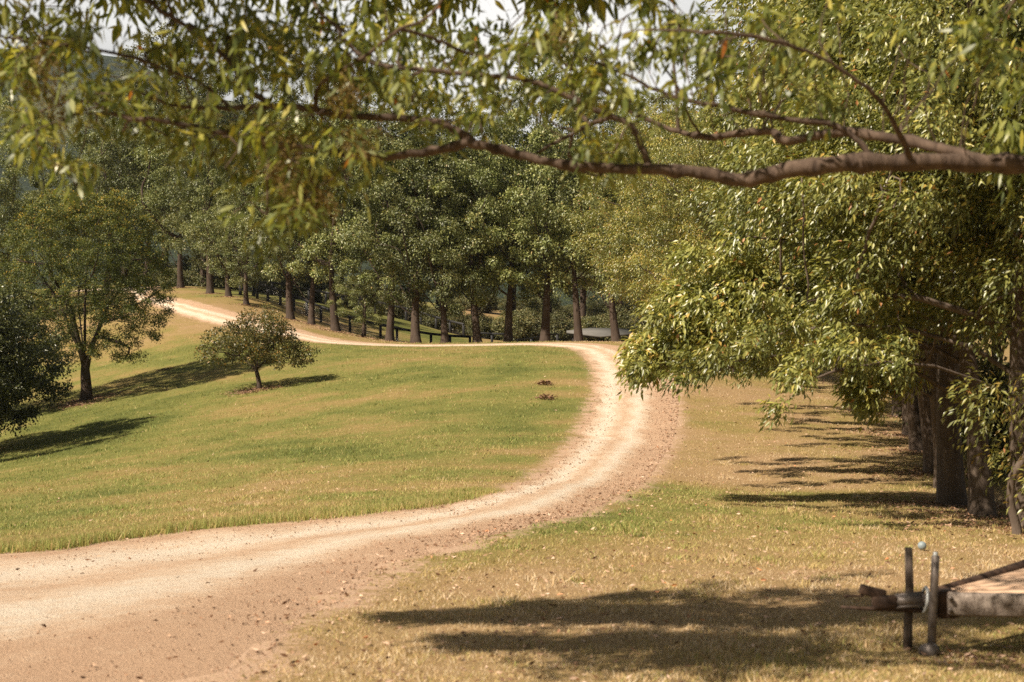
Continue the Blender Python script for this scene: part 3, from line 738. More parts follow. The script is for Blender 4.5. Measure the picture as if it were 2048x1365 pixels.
for i, (u, D) in enumerate([(1900, 46), (1960, 41), (2020, 37), (2070, 33), (1850, 60), (1990, 50)]):
    plant('bush', BUSH[i % 3], gp(u, D), rr_.uniform(0, 6), .9, 'dark scrub bush in the shade behind the right row of trunks', 'scrub bushes behind the right row', 'bush', ('stem', 'foliage'))
# the big one whose limbs reach out over the track
b0 = gp(1908, 27)
def rel(u, v, D): return px(u, v, D) - b0
rgx = np.random.default_rng(77)
limb1 = [(0, 0, 2.4), rel(1935, 790, 26.6), rel(1860, 765, 26.3), rel(1790, 745, 26.0), rel(1730, 762, 25.8), rel(1695, 770, 25.6)]
limb2 = [(0, 0, 3.2), rel(1800, 690, 26), rel(1700, 655, 25.8), rel(1600, 650, 25.6), rel(1540, 715, 25.4), rel(1430, 742, 25.2), rel(1340, 735, 25.2), rel(1300, 720, 25.2)]
limb3 = [(0, 0, 4.0), rel(1820, 560, 26), rel(1690, 520, 25.7), rel(1560, 480, 25.5), rel(1460, 470, 25.4)]
ex = []
for (u, v, du, dv, n) in [(1290, 715, 22, 34, 9), (1285, 745, 18, 18, 5), (1370, 690, 38, 32, 10), (1480, 680, 60, 38, 16), (1440, 560, 75, 80, 34), (1400, 620, 50, 45, 14), (1580, 620, 90, 85, 34), (1700, 560, 110, 90, 30), (1720, 770, 30, 40, 9), (1780, 730, 60, 35, 12),(1740, 800, 24, 24, 4), (1640, 700, 60, 30, 10)]:
    for _ in range(n): ex.append(rel(u + rgx.uniform(-du, du), v + rgx.uniform(-dv, dv), 25.6 + rgx.uniform(-.9, .9)))
plant('gum_tree', make_right(74, 12.5, 4.0, 4.0, ncl=200, extra=np.array(ex), limbs=[limb1, limb2, limb3], base=.26, tb=.56), b0, 0, 1.0, 'leaning gum whose low limbs reach out left over the grass to the track', 'gums in the row down the right side')
# shrubby regrowth at the foot of the near right trees
bs = make_right(78, 2.5, .7, .35, ncl=50, per=230, leaf=(.13, .022), base=.07, shift=(0, 0), tb=.66)
plant('leafy_sapling', bs, gp(2040, 21.2), 0, .92, 'leafy orange-tipped sapling in front of the near trunks at the right edge', None)

# ------------------------------------------------------------------ overhead branch in the foreground
def front_tree():
    rg = np.random.default_rng(91); s = Skel(); fixed = {}
    base = gp(2900, 8.6)
    tp = [base - [0, 0, .3], base + [-.05, 0, .8], base + [-.1, 0, 1.8], base + [-.25, .05, 2.9], base + [-.55, .05, 3.6]]
    ids = s.path(tp)
    for i, r in zip(ids, (.34, .27, .24, .22, .19)): fixed[i] = r
    def br(pts, par, D0=8.0):
        P = []; 
        for p in pts:
            u, v, r = p[:3]; D = p[3] if len(p) > 3 else D0
            P.append((px(u, v, D), r * .78 / FPX * D))
        if par >= 0: P.insert(0, (s.P[par], min(fixed[par], P[0][1] * 1.15)))
        Q = catmull(np.array([np.r_[a, b] for a, b in P]), 4)
        if par >= 0: Q = Q[1:]
        Q[1:-1, :3] += (rg.random((len(Q) - 2, 3)) - .5) * .012
        ids = s.path(Q[:, :3], par)
        for i, q in zip(ids, Q): fixed[i] = float(q[3]) * (1 + .26 * (rg.random() - .5) + (.22 if rg.random() < .10 else 0))
        return ids
    def at(ids, u, v):
        t = np.array([px(u, v, 8.0)[0], px(u, v, 8.0)[2]])
        return min(ids, key=lambda i: np.hypot(s.P[i][0] / s.P[i][1] * 8 - t[0], (s.P[i][2] - CZ) / s.P[i][1] * 8 - (t[1] - CZ)))
    main = br([(2500, 345, 30, 8.4), (2200, 335, 26, 8.3), (2048, 330, 23, 8.2), (1900, 326, 22, 8.1), (1750, 326, 23), (1650, 330, 21), (1560, 345, 21), (1480, 360, 20), (1400, 346, 17), (1300, 340, 15), (1200, 336, 14), (1100, 326, 13), (1010, 302, 13), (935, 285, 13)], ids[-1])
    A = br([(880, 300, 11), (800, 311, 11), (720, 312, 10.5), (640, 300, 10), (560, 290, 9), (480, 272, 8), (400, 256, 7), (320, 240, 6), (240, 234, 5), (190, 205, 4)], main[-1])
    B = br([(912, 262, 11), (870, 243, 10), (780, 236, 10), (690, 230, 10), (610, 217, 9.5), (540, 211, 9), (460, 217, 7), (400, 216, 6), (340, 210, 5), (290, 190, 4)], main[-2])
    B1 = br([(500, 180, 7), (465, 130, 7), (420, 88, 6.5), (370, 52, 6), (320, 20, 5), (270, -20, 4)], at(B, 530, 211))
    B2 = br([(440, 195, 5), (390, 160, 5), (330, 140, 4), (250, 110, 4), (160, 95, 4), (60, 85, 3.5), (-40, 60, 3)], at(B, 460, 217))
    C = br([(1900, 300, 14, 8.3), (1820, 283, 14, 8.5), (1750, 271, 14, 8.6), (1690, 263, 13, 8.7), (1620, 275, 13, 8.8), (1570, 283, 12, 8.8), (1545, 265, 11, 8.9), (1490, 266, 10, 9), (1430, 274, 9, 9), (1380, 270, 8, 9.1), (1330, 255, 6, 9.2)], at(main, 1960, 328))
    Dd = br([(1288, 305, 9), (1262, 252, 9), (1225, 235, 8), (1175, 212, 8), (1120, 185, 7.5), (1060, 163, 7), (980, 152, 6.5), (880, 143, 6), (790, 136, 6), (735, 122, 5), (700, 90, 5), (670, 50, 4)], at(main, 1300, 340))
    E = br([(1720, 285, 8), (1670, 252, 8), (1560, 235, 7), (1450, 215, 6), (1370, 200, 6), (1300, 175, 5), (1230, 140, 4), (1150, 110, 4)], at(main, 1755, 326))
    Ff = br([(1800, 270, 8, 7.8), (1770, 215, 7, 7.6), (1720, 165, 7, 7.5), (1640, 115, 6, 7.4), (1540, 80, 6, 7.3), (1430, 65, 5, 7.2), (1320, 60, 4, 7.2)], at(main, 1815, 326))
    G = br([(1180, 250, 6, 8.2), (1130, 275, 5, 8.2), (1075, 305, 4, 8.1)], at(Dd, 1225, 235))
    H_ = br([(640, 170, 6, 7.8), (720, 120, 6, 7.6), (800, 60, 6, 7.5), (850, 40, 5, 7.5), (900, -20, 5, 7.5)], at(B, 620, 217))
    I_ = br([(850, 70, 5, 7.6), (900, 92, 5, 7.7), (960, 115, 4, 7.8)], at(H_, 800, 60))
    J = br([(2560, 200, 30, 8.6), (2350, 20, 25, 8.6), (2100, -160, 20, 8.6), (1800, -300, 16, 8.7), (1400, -420, 13, 8.8), (900, -560, 7, 8.9), (400, -600, 4, 9)], ids[-1])
    # leaf masses: photo regions (u, v, half width, half height, number of sprigs)
    reg = [(60, 110, 90, 130, 44), (70, 260, 55, 60, 14), (150, 60, 70, 60, 14), (220, 190, 90, 60, 20), (330, 130, 60, 80, 20), (430, 60, 90, 70, 30), (520, 120, 90, 70, 26), (600, 60, 90, 70, 30), (680, 160, 90, 70, 28), (760, 90, 80, 70, 22),
           (400, 250, 120, 45, 22), (560, 260, 90, 50, 22), (610, 350, 70, 50, 22), (570, 400, 60, 50, 13), (600, 440, 50, 40, 8), (540, 470, 22, 22, 4), (700, 300, 60, 50, 9), (470, 330, 70, 30, 8), (860, 150, 80, 50, 20), (940, 100, 70, 60, 13), (960, 210, 60, 40, 9), (1050, 110, 80, 70, 18), (1100, 50, 70, 40, 10),
           (1080, 190, 90, 40, 12), (1180, 140, 80, 60, 20), (1230, 220, 70, 60, 14), (1180, 300, 40, 50, 9), (1250, 310, 40, 40, 6), (1290, 60, 90, 70, 20), (1420, 100, 100, 80, 22), (1560, 130, 110, 80, 18), (1500, 30, 120, 50, 9), (1700, 60, 110, 70, 7), (1850, 100, 90, 90, 7), (1980, 90, 50, 90, 14), (1400, 200, 90, 50, 7), (870, 290, 40, 40, 4), (800, 200, 60, 40, 7), (130, 330, 60, 30, 6), (1640, 220, 70, 40, 7)]
    att = []
    for u, v, du, dv, n in reg:
        for _ in range(n):
            q = rg.normal(size=2) * .52
            att.append(px(u + q[0] * du, v + q[1] * dv, rg.uniform(7.5, 9.6)))
    nvis = len(att)
    # the rest of the same crown, above and to the right of what the lens takes in
    for (xa, xb, ya, yb, n_) in ((-1.0, 5.4, 12.3, 13.3, 200), (-.4, 2.0, 11.1, 11.6, 45), (1.3, 2.5, 10.4, 11.4, 30), (.2, 4.8, 13.4, 14.2, 40)):
        for _ in range(n_):        # leaf masses whose shade falls on the grass in front
            gx1, gy1, hh = rg.uniform(xa, xb), rg.uniform(ya, yb), rg.uniform(4.9, 6.6)
            att.append(np.array([gx1, gy1, CZ - 2.65]) + np.array(SUNV) / SUNV[2] * hh)
    for _ in range(50):
        att.append(np.array([rg.uniform(-3.5, 5.5), rg.uniform(6.5, 11.5), CZ + rg.uniform(2.6, 5.0)]))
    for _ in range(110):
        att.append(np.array([rg.uniform(3.6, 7.5), rg.uniform(6.2, 10.5), CZ + rg.uniform(.6, 2.4)]))
    att = np.array(att)
    s.grow(att, step=.14, kill=.13, trop=(0, 0, .05), rg=rg, minid=8, jit=.3, iters=60, inertia=.5)
    s.radii(.0042, .3, fixed)
    tr = s.mesh('trunk', M['bark_front'], 0, kmax=12)
    parts = []
    vis, rest = att[:nvis], att[nvis:]
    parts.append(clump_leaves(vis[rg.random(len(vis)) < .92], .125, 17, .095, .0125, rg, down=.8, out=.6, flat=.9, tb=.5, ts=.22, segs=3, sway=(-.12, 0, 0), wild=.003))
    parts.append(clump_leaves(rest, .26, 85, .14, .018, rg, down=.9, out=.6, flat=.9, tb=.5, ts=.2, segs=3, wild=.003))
    crown = leaf_mesh('crown', parts, M['leaf_front'])
    sd = []
    for u, v, du, dv, n in [(85, 150, 35, 45, 16), (110, 210, 30, 30, 8), (580, 300, 40, 30, 12), (690, 190, 35, 45, 16), (600, 365, 45, 30, 16), (640, 420, 30, 20, 7), (720, 290, 40, 30, 8), (1110, 85, 35, 25, 9), (560, 340, 35, 20, 7)]:
        for _ in range(n): q = rg.normal(size=2) * .55; sd.append(px(u + q[0] * du, v + q[1] * dv, rg.uniform(7.4, 8.4)))
    seeds = leaf_mesh('seed_cluster', [clump_leaves(np.array(sd), .07, 45, .026, .005, rg, down=.2, out=.8, flat=1, tb=.5, ts=.3, wild=0)], M['seed'])
    t = empty('overhanging_gum_tree', base)
    tag(t, 'near out-of-focus gum whose long reddish branch spans the top of the view', 'tree')
    for nm, me in (('trunk', tr), ('crown', crown), ('seed_cluster', seeds)):
        o = obj(nm, me, t); o.location = -base
front_tree()

# ------------------------------------------------------------------ fences, gate, shed
def fence(name, pts, ph, label, rails=(1.0,), mat='black_wood', pw=.14, rw=.13, wires=0, rail_w=.05):
    """pts world xy of posts; each post and each rail run is a part"""
    P = [np.array([x, y, gz(x, y)]) for x, y in pts]; e = empty(name, P[0]); tag(e, label, 'fence')
    for p in P:
        o = MB().beam(p - P[0] + [0, 0, -.3], p - P[0] + [0, 0, ph], pw, pw).build('post', M[mat], e)
    for h in rails:
        mb = MB()
        for a, b in zip(P[:-1], P[1:]):
            off = np.array([0, -pw / 2 - rail_w / 2 - .003, h]); mb.beam(a - P[0] + off, b - P[0] + off, rail_w, rw)
        mb.build('rail', M[mat], e)
    if wires:
        mb = MB()
        for k in range(wires):
            h = .1 + k * (rails[-1] - .2) / wires
            mb.tube([p - P[0] + [0, -pw / 2 - .01, h] for p in P], .006, 4)
        mb.build('wire_mesh', M['wire'], e)
    return e
def gx_(u, D): return ((u - 1024) / FPX * D, D)
fence('paddock_fence', [gx_(u, D) for u, D in ((515,115),(536,114.5),(561,114),(588,113.5),(614,113),(642,112.5),(671,112),(700,111.5),(730,111),(761,111),(794,110.5),(828,110),(862,110),(900,110),(940,110))], 1.28,
      'front black rail fence running down the slope behind the row of gums', (1.22,), wires=7, pw=.2, rw=.2)
fence('paddock_fence', [gx_(u, D) for u, D in ((509,121),(545,128),(582,132),(618,135),(652,135),(685,135),(718,135),(750,135),(781,135),(812,135),(842,135),(872,135),(900,135),(927,134))], 1.2,
      'far black rail fence along the back of the grass slope', (1.15,), pw=.2, rw=.19)
fence('paddock_fence', [gx_(u, D) for u, D in ((950,118),(984,118),(1010,118))], 1.15, 'short black fence length left of the upright gum over the crest', (1.12,), pw=.2, rw=.16)
fence('paddock_fence', [gx_(u, D) for u, D in ((1036,112),(1063,115),(1090,118),(1115,120))], 1.05, 'short black fence length just left of the twin-trunked gum', (1.0,), pw=.22, rw=.14)
fence('white_fence', [gx_(u, D) for u, D in ((840,150),(870,150),(900,150),(930,150),(960,150),(990,150),(1020,150),(1050,150),(1080,150),(1110,150),(1140,150),(1170,150))], 1.15,
      'white post and rail fence low in the gap beyond the crest', (1.05, .62), 'white_paint', .13, .14)
def gate():
    a = gp(481, 119); b = gp(507, 121); e = empty('farm_gate', a); tag(e, 'silver-white barred farm gate between two black posts', 'gate')
    A = np.zeros(3); B = b - a; B[2] = B[2] * .4
    for q in (A, B): MB().beam(q + [0, 0, -.3], q + [0, 0, 1.28], .24, .24).build('post', M['black_wood'], e)
    MB().beam(A + [0, 0, 1.32], B + [0, 0, 1.32], .08, .1).build('top_rail', M['black_wood'], e)
    d = norm(B - A); a1 = A + d * .16; b1 = B - d * .16
    for k in range(5):
        h = .2 + k * .22; MB().tube([a1 + [0, -.02, h], b1 + [0, -.02, h]], .03, 6).build('bar', M['galv'], e)
    for q in (a1, b1, (a1 + b1) / 2): MB().tube([q + [0, -.02, .15], q + [0, -.02, 1.14]], .032, 6).build('upright', M['galv'], e)
gate()
def shed():
    c = gp(1200, 116); gz0 = px(1200, 684, 116)[2] - .1; e = empty('open_shed', (c[0], 116, gz0)); tag(e, 'low open-sided shed with a grey metal roof beyond the crest', 'shed')
    s = 116 / FPX; 
    def w(u, v, y): p = px(u, v, 116 + y); return p - np.array([c[0], 116, gz0])
    # hipped roof with real slope, eaves near and far
    V = [w(1133, 664, 0), w(1200, 672.5, -1.2), w(1262, 668, 0), w(1262, 657, 7), w(1180, 656, 7), w(1133, 661.5, 3)]
    V = np.array(V); top = V.copy(); bot = V - [0, 0, .12]
    VV = np.vstack([top, bot]); n = 6
    F = [tuple(range(n)), tuple(range(n, 2 * n))[::-1]] + [(i, i + n, (i + 1) % n + n, (i + 1) % n) for i in range(n)]
    mb = MB(); mb.add(VV, F); mb.build('roof', M['roof'], e)
    rb = MB()
    for t in np.linspace(.05, .95, 22):
        p = V[0] * (1 - t) + V[2] * t; q = V[4] * (1 - t) + V[3] * t
        yy = V[1] if False else None
    for u, y in ((1146, .2), (1176, .1), (1199, -.8), (1207, 2.5), (1240, .2)):
        p = w(u, 666, y); MB().beam([p[0], y, -.8], [p[0], y, p[2] - .12 - (.25 if u in (1199,) else .12)], .12, .12).build('post', M['black_wood'], e)
    MB().beam(w(1134, 665.5, .1) - [0, 0, .1], w(1199, 674, -1.05) - [0, 0, .08], .06, .16).build('fascia', M['black_wood'], e)
shed()

# ------------------------------------------------------------------ old trailer at the lower right
def trailer():
    D = 10.7; b = gp(1860, D); e = empty('old_trailer', b); tag(e, 'weathered trailer drawbar with rusty hitch propped on two upright posts', 'trailer')
    def q(u, v, dy=0.0): return px(u, v, D + dy) - b
    # near and far shafts of the drawbar, running out of frame to the right
    near = MB(); near.beam(q(1895, 1208, -.05), q(2070, 1212, -.28), .10, .17, .02, 6, .006); near.beam(q(2070, 1212, -.28), q(2420, 1218, -.75), .10, .2, .02, 6, .006); near.build('near_beam', M['wood_old'], e)
    far = MB(); far.tube([q(1872, 1182, .1), q(1960, 1158, .5), q(2048, 1130, .9), q(2400, 1050, 2.0)], [.028, .036, .04, .05], 10); far.build('far_shaft', M['rust'], e)
    # sun-bleached boards between them
    ne = [q(1902, 1184, -.02), q(1980, 1187, -.12), q(2070, 1190, -.24), q(2420, 1196, -.62)]
    fe = [q(1893, 1180, .10), q(1962, 1161, .46), q(2050, 1136, .86), q(2400, 1058, 1.9)]
    for i in range(4):
        ta, tb_ = i / 4 + .012, (i + 1) / 4 - .012; V = []
        for n_, f_ in zip(ne, fe):
            for t in (ta, tb_):
                p_ = n_ * (1 - t) + f_ * t; V += [p_ + [0, 0, .004 * (i % 2)], p_ - [0, 0, .024]]
        F = []
        for k in range(3):
            o_ = k * 4; F += [(o_, o_ + 4, o_ + 6, o_ + 2), (o_ + 1, o_ + 3, o_ + 7, o_ + 5), (o_, o_ + 1, o_ + 5, o_ + 4), (o_ + 2, o_ + 6, o_ + 7, o_ + 3)]
        F += [(0, 2, 3, 1), (12, 13, 15, 14)]
        mb = MB(); mb.add(V, F); mb.build('board', M['plank'], e)
    # clamp plates
    MB().beam(q(1889, 1180, .02), q(1889, 1234, .02), .14, .15, .015).build('clamp', M['rust'], e)
    MB().beam(q(1908, 1186, -.03), q(1908, 1232, -.03), .05, .15, .012).build('clamp', M['rust'], e)
    for v in (1196, 1220): MB().tube([q(1900, v, -.16), q(1900, v, -.1)], .016, 8).build('bolt', M['steel'], e)
    # pole through a flange ring
    MB().tube([q(1786, 1203), q(1842, 1200)], [.042, .052], 12).tube([q(1842, 1200), q(1884, 1204)], .045, 12).build('pole', M['steel'], e)
    for v, dy in ((1190, .03), (1214, -.03)): MB().tube([q(1790, v + 2, dy), q(1846, v - 4, dy)], .014, 8).build('brace_rod', M['steel'], e)
    ring = MB(); c = q(1849, 1200); a = np.linspace(0, 2 * math.pi, 25)
    ring.tube([c + np.array([.012 * math.sin(t), math.cos(t) * .072, math.sin(t) * .092]) for t in a], .013, 8, cap=False); ring.build('flange_ring', M['galv'], e)
    # jaw of the hitch
    hb = MB(); hb.beam(q(1745, 1206), q(1792, 1204), .09, .10, .015); hb.build('hitch_head', M['rust'], e)
    hb = MB(); hb.beam(q(1720, 1178, .03), q(1770, 1190, .02), .06, .075, .012, 2, .004); hb.beam(q(1688, 1192, .03), q(1726, 1192, .03), .03, .014, .004); hb.build('upper_jaw', M['rust'], e)
    hb = MB(); hb.tube([q(1682, 1214, -.02), q(1720, 1217, -.02), q(1800, 1220, -.01), q(1845, 1221, 0)], [.010, .014, .018, .02], 8); hb.build('lower_jaw', M['rust'], e)
    # two upright props
    MB().tube([q(1815, 1300, .09) - [0, 0, .1], q(1816, 1250, .08), q(1819, 1180, .07), q(1817, 1096, .07)], [.036, .034, .032, .029], 9).build('prop_post', M['post_old'], e)
    MB().tube([q(1862, 1304, -.1) - [0, 0, .1], q(1865, 1240, -.1), q(1869, 1160, -.1), q(1871, 1112, -.1)], [.034, .033, .030, .030], 10).build('prop_post', M['steel'], e)
    MB().tube([q(1871, 1113, -.1), q(1871, 1104, -.1)], [.022, .016], 10).build('post_cap', M['galv'], e)
    wl = MB(); c = q(1858, 1303, -.16); wl.tube([c + [-.035, -.03, .0], c + [.035, .03, .0]], .062, 16); wl.build('jockey_wheel', M['steel'], e)
    # body and wheels, out of frame to the right
    c = q(2700, 1215, .7)
    bd = MB(); bd.beam(c + [-.95, .35, .12], c + [1.1, .35, .12], 1.5, .09); bd.build('tray', M['plank'], e)
    for dy in (-.42, 1.12):
        MB().beam(c + [-.95, dy, .32], c + [1.1, dy, .32], .04, .3).build('side_board', M['wood_old'], e)
    for dy in (-.55, 1.25):
        wz = gz(b[0] + c[0] + .2, b[1] + c[1] + dy) - b[2]
        a = np.linspace(0, 2 * math.pi, 29); wh = MB(); wh.tube([np.array([c[0] + .2 + math.cos(t) * .24, c[1] + dy, wz + .31 + math.sin(t) * .24]) for t in a], .075, 10, cap=False); t_ = wh.build('wheel', M['tyre'], e, True)
        MB().tube([np.array([c[0] + .2, c[1] + dy - .05, wz + .31]), np.array([c[0] + .2, c[1] + dy + .05, wz + .31])], .17, 18).build('rim', M['rust'], t_)
trailer()

p = px(1844, 1106, 18.3); g = gz(p[0], 18.3)
mb = MB(); a = np.linspace(-math.pi / 2, math.pi / 2, 13)
mb.tube([(0, 0, .056 + .056 * math.sin(t)) for t in a], [max(.001, .056 * math.cos(t)) for t in a], 20)
o = mb.build('ball', M['ball'], None, True); o.location = (p[0], 18.3, g + .01); tag(o, 'small pale blue ball lying on the grass behind the hitch posts', 'ball')

# ------------------------------------------------------------------ grass, litter, gravel
def grass_mat():
    m, N, L, P = new_mat('grass_blades')
    c = ramp(N, L, attr(N, 'tint'), [(.0, (.13, .16, .04)), (.28, (.335, .385, .10)), (.58, (.52, .41, .155)), (.9, (.66, .46, .25)), (1, (.74, .60, .4))])
    L.new(c, P.inputs['Base Color']); P.inputs['Roughness'].default_value = .6; P.inputs['Specular IOR Level'].default_value = .3
    tr = N.new('ShaderNodeBsdfTranslucent'); L.new(c, tr.inputs['Color']); mx = N.new('ShaderNodeMixShader'); mx.inputs[0].default_value = .3
    L.new(P.outputs[0], mx.inputs[1]); L.new(tr.outputs[0], mx.inputs[2]); L.new(mx.outputs[0], N['Material Output'].inputs['Surface']); return m
M['grass'] = grass_mat()
def blades(x, y, h, wdt, tint, lean=.45, rg=rng):
    n = len(x); z = HT(x, y) - .004; a = rg.random(n) * 6.283; S = np.stack([np.cos(a), np.sin(a), 0 * a], -1) * wdt[:, None]
    b = rg.random(n) * 6.283; ln = np.stack([np.cos(b), np.sin(b), 0 * b], -1) * (h * lean * rg.random(n) * 1.6)[:, None]
    B = np.stack([x, y, z], -1); T = B + ln + np.stack([0 * a, 0 * a, h], -1)
    V = np.stack([B - S, B + S, T], 1).reshape(-1, 3); F = np.arange(3 * n).reshape(-1, 3)
    return V, F, np.repeat(tint, 3)
def scatter(n, d0, d1, margin=1.18):
    D = np.exp(rng.uniform(math.log(d0), math.log(d1), n)); u = rng.uniform(-1, 1, n) * 1024 * margin; return u / FPX * D, D
x, y = scatter(620000, 8.2, 104)
ok = ~in_road(x, y); rdx = road_dist(x, y); ok &= (rdx > .02) & (rng.random(len(x)) < sstep(-.1, .75, rdx + (vnoise(x, y, .6, 4) - .5) * .8) + .03)
x, y, rdx = x[ok], y[ok], rdx[ok]
dr = dryness(x, y); dens = sstep(.25, .6, vnoise(x, y, .28, 12) + .25); keep = rng.random(len(x)) < .35 + .65 * dens; x, y, dr = x[keep], y[keep], dr[keep]
sz = np.interp(y, [8, 20, 50, 100], [.030, .036, .055, .085]) * (.5 + 1.0 * rng.random(len(x)) ** 1.5) * (1.25 - .5 * dr) * (.75 + .6 * vnoise(x, y, .35, 22) ** 2 + .5 * (vnoise(x, y, .8, 23) > .78))
V, F_, T_ = blades(x, y, sz, sz * .11 + .0012, np.clip(dr + rng.normal(size=len(x)) * .22, 0, 1), .9)
tag(obj('grass', mesh_from('grass', V, F_, M['grass'], {'tint': T_})), 'short mown turf, green on the left lawn and dry brown on the right', 'grass', kind='stuff')
# taller fringe along the upper edge of the track at the left
k = np.arange(len(CI2)); sel = rng.integers(0, 40 * 8, 26000); pt = CI2[sel]; out = -wn[sel]; o_ = rng.random(len(sel)) ** 1.5 * 1.6 - .16 * rng.random(len(sel)) ** 2
x, y = pt[:, 0] + out[:, 0] * o_ + rng.normal(size=len(sel)) * .08, pt[:, 1] + out[:, 1] * o_ + rng.normal(size=len(sel)) * .08
h = (.09 + .12 * rng.random(len(x))) * np.interp(x, [-12, -5, 0, 2.5], [1.15, .85, .5, .3]) * (1.0 - .35 * o_ / 1.5)
V, F_, T_ = blades(x, y, h, h * .035 + .002, np.clip(.32 + .2 * vnoise(x, y, .7, 3) + rng.normal(size=len(x)) * .2, 0, 1), .5)
tag(obj('tall_grass', mesh_from('tall_grass', V, F_, M['grass'], {'tint': T_})), 'taller unmown grass fringe along the upper edge of the track', 'grass', kind='stuff')
# coarse tufts and weeds standing out of the mown turf
tx, ty = scatter(650, 13, 75); okt = (~in_road(tx, ty)) & (road_dist(tx, ty) > .1); tx, ty = tx[okt], ty[okt]
kk = rng.integers(0, len(tx), 22000); sg = .07 + .05 * rng.random(len(kk))
x, y = tx[kk] + rng.normal(size=len(kk)) * sg, ty[kk] + rng.normal(size=len(kk)) * sg
tb_ = np.clip(dryness(tx, ty) + rng.normal(size=len(tx)) * .28, 0, 1)[kk]
h = (.03 + .05 * rng.random(len(x))) * (.5 + rng.random(len(tx)))[kk]
V, F_, T_ = blades(x, y, h, h * .06 + .002, np.clip(tb_ + rng.normal(size=len(x)) * .08, 0, 1), 1.0)
tag(obj('grass_tufts', mesh_from('grass_tufts', V, F_, M['grass'], {'tint': T_})), 'coarser tufts and weeds scattered through the mown turf', 'grass', kind='stuff')
# fallen leaves
def litter_mat():
    m, N, L, P = new_mat('dry_fallen_leaves')
    c = ramp(N, L, attr(N, 'tint'), [(0, (.10, .05, .025)), (.35, (.28, .15, .08)), (.7, (.52, .34, .22)), (.93, (.66, .47, .34)), (1, (.6, .2, .05))])
    L.new(c, P.inputs['Base Color']); P.inputs['Roughness'].default_value = .6; return m
M['litter'] = litter_mat()
def litter(x, y, Ln, name, label, lift=.012, tl=None):
    n = len(x); C = np.stack([x, y, HT(x, y) + lift + .012 * rng.random(n)], -1); a = rng.random(n) * 6.283
    D = np.stack([np.cos(a), np.sin(a), rng.normal(size=n) * .25], -1)
    V, F, t = leaves(C, D, Ln, Ln * .2, rng, rng.random(n) if tl is None else tl, .18)
    o = obj(name, mesh_from(name, V, F, M['litter'], {'tint': t})); tag(o, label, name.replace('_', ' '), kind='stuff')
x, y = scatter(5200, 8.5, 60); ok = (~in_road(x, y)) & (x > np.interp(y, [8, 14, 18, 25, 60], [-3, -2.2, -.5, 2, 4])); x, y = x[ok], y[ok]
x2, y2 = scatter(900, 12, 70)
pl = px(1945, 1325, 10.3); x3, y3 = pl[0] + rng.normal(size=90) * .16, 10.35 + rng.normal(size=90) * .22
tt = rng.integers(0, len(CI2) // 2, 1500); av = 1 - np.abs(rng.normal(size=1500)) * .11; PP = CI2[tt] * (1 - av[:, None]) + CO2[tt] * av[:, None]; PP = PP[PP[:, 1] > 8][:620]
x, y = np.r_[x, x2, x3, PP[:, 0]], np.r_[y, y2, y3, PP[:, 1]]
litter(x, y, np.interp(y, [8, 60], [.05, .10]) * (.6 + .8 * rng.random(len(x))), 'fallen_leaves', 'scattered dry leaves on the turf, thickest near the trailer')
# bark and leaf mulch round the trunks
xs, ys = [], []
for (u, D, r, n) in [(172,76,1.5,1500),(150,74.5,1.2,700),(516,70,.9,600),(490,69.3,1.0,500),(672,101,1.2,500),(1908,27,1.3,1700),(1872,33.5,1.6,1700),(1838,40,1.5,900),(1822,46,1.6,900),(2060,22.3,1.7,1500),(1968,24.6,1.1,1000),(1800,53,1.6,700),(330,82.5,.35,200)] + [(r_[0], r_[1] - .4, 1.0, 260) for r_ in ROW]:
    c = gp(u, D); a = rng.random(n) * 6.283; q = np.abs(rng.normal(size=n)) * r * .6; xs.append(c[0] + np.cos(a) * q * 1.3); ys.append(c[1] + np.sin(a) * q)
x, y = np.concatenate(xs), np.concatenate(ys)
litter(x, y, np.interp(y, [20, 70], [.06, .10]) * (.5 + rng.random(len(x))), 'bark_mulch', 'reddish bark and leaf mulch at the feet of the trees', .02, np.clip(rng.normal(size=len(x)) * .15 + .36, 0, .9))
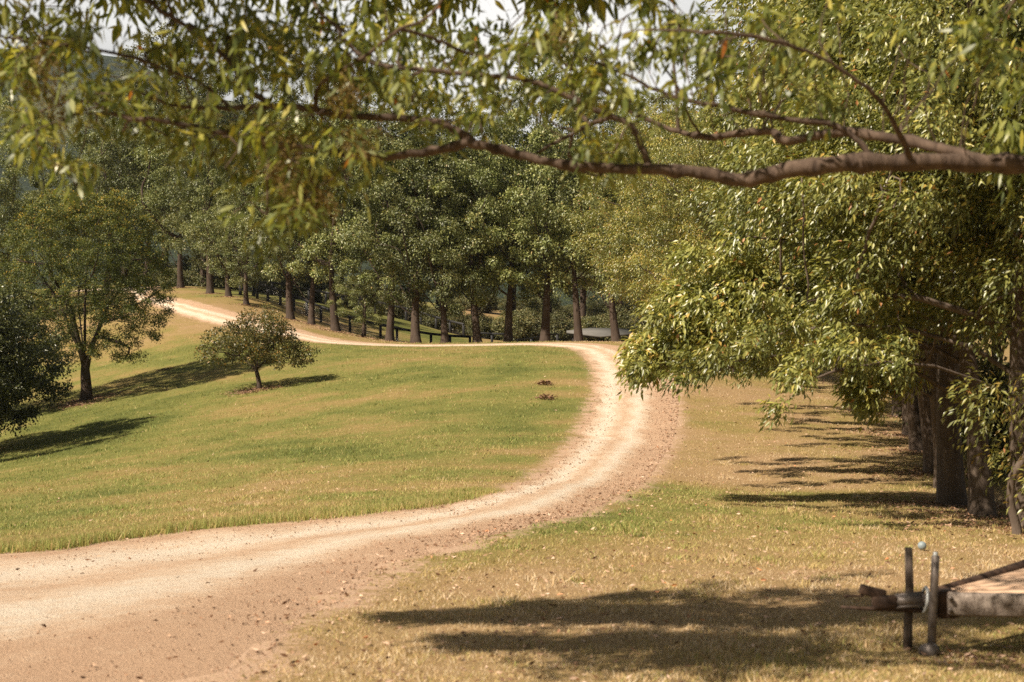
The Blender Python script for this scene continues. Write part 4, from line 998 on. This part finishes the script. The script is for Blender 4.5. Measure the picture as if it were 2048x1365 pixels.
# loose stones on the track
def stones():
    n = 16000; t = rng.integers(0, len(CI2) * 2 // 3, n * 3); aa = rng.beta(.9, .5, n * 3)
    P = CI2[t] * (1 - aa[:, None]) + CO2[t] * aa[:, None]; ok = (P[:, 1] > 7.5) & (P[:, 1] < 60); P = P[ok][:n]; aa = aa[ok][:n]; n = len(P)
    r = np.interp(P[:, 1], [8, 60], [.006, .016]) * (.35 + 1.7 * rng.random(n) ** 4)
    C = np.stack([P[:, 0], P[:, 1], HT(P[:, 0], P[:, 1]) + .012 + r * .3], -1)
    O = np.array([[1, 0, 0], [0, 1, 0], [-1, 0, 0], [0, -1, 0], [0, 0, .7], [0, 0, -.7]])
    V = (C[:, None] + (O[None] + rng.normal(size=(n, 6, 3)) * .25) * r[:, None, None]).reshape(-1, 3)
    f = np.array([[0, 1, 4], [1, 2, 4], [2, 3, 4], [3, 0, 4], [1, 0, 5], [2, 1, 5], [3, 2, 5], [0, 3, 5]])
    F = (np.arange(n)[:, None, None] * 6 + f[None]).reshape(-1, 3)
    me = mesh_from('gravel', V, F, M['litter'], {'tint': np.repeat(rng.random(n) * .9, 6)})
    tag(obj('gravel', me), 'loose stones and clods scattered on the dirt track', 'gravel', kind='stuff')
stones()
# two little heaps of dead fronds on the lawn near the bend
for (u, v, r, lab) in [(1092, 800, .3, 'larger heap of dead brown leaves on the lawn by the bend'), (1090, 771, .2, 'smaller heap of dead brown leaves just above the larger one')]:
    h = hit(u, v); n = 160; a = rng.random(n) * 6.28; q = np.abs(rng.normal(size=n)) * r * .55; C = np.stack([np.cos(a) * q * 1.4, np.sin(a) * q, .02 + .16 * np.exp(-(q / r) ** 2 * 2) * rng.random(n)], -1)
    V, F, t = leaves(C, np.stack([np.cos(a), np.sin(a), rng.random(n) * .8], -1), .13 * (.6 + rng.random(n)), .02, rng, np.clip(.3 + rng.normal(size=n) * .15, 0, 1), .18)
    o = obj('leaf_heap', mesh_from('leaf_heap', V, F, M['litter'], {'tint': t}), None, h); tag(o, lab, 'leaf heap', 'heaps of dead leaves on the lawn')
# ------------------------------------------------------------------ air
HAZE = 0.00009
hz = MB(); x0, x1, y0, y1, z0, z1 = -4300, 4300, -350, 5300, CZ - 60, CZ + 420
V = [(x, y, z) for x in (x0, x1) for y in (y0, y1) for z in (z0, z1)]
hz.add(V, [(0, 1, 3, 2), (4, 6, 7, 5), (0, 4, 5, 1), (2, 3, 7, 6), (0, 2, 6, 4), (1, 5, 7, 3)])
m = bpy.data.materials.new('haze_air'); m.use_nodes = True; NN = m.node_tree.nodes; NN.remove(NN['Principled BSDF'])
pv = NN.new('ShaderNodeVolumePrincipled'); pv.inputs['Color'].default_value = (.72, .82, 1, 1); pv.inputs['Density'].default_value = HAZE; pv.inputs['Anisotropy'].default_value = .2
m.node_tree.links.new(pv.outputs[0], NN['Material Output'].inputs['Volume'])
tag(hz.build('haze', m), kind='stuff')
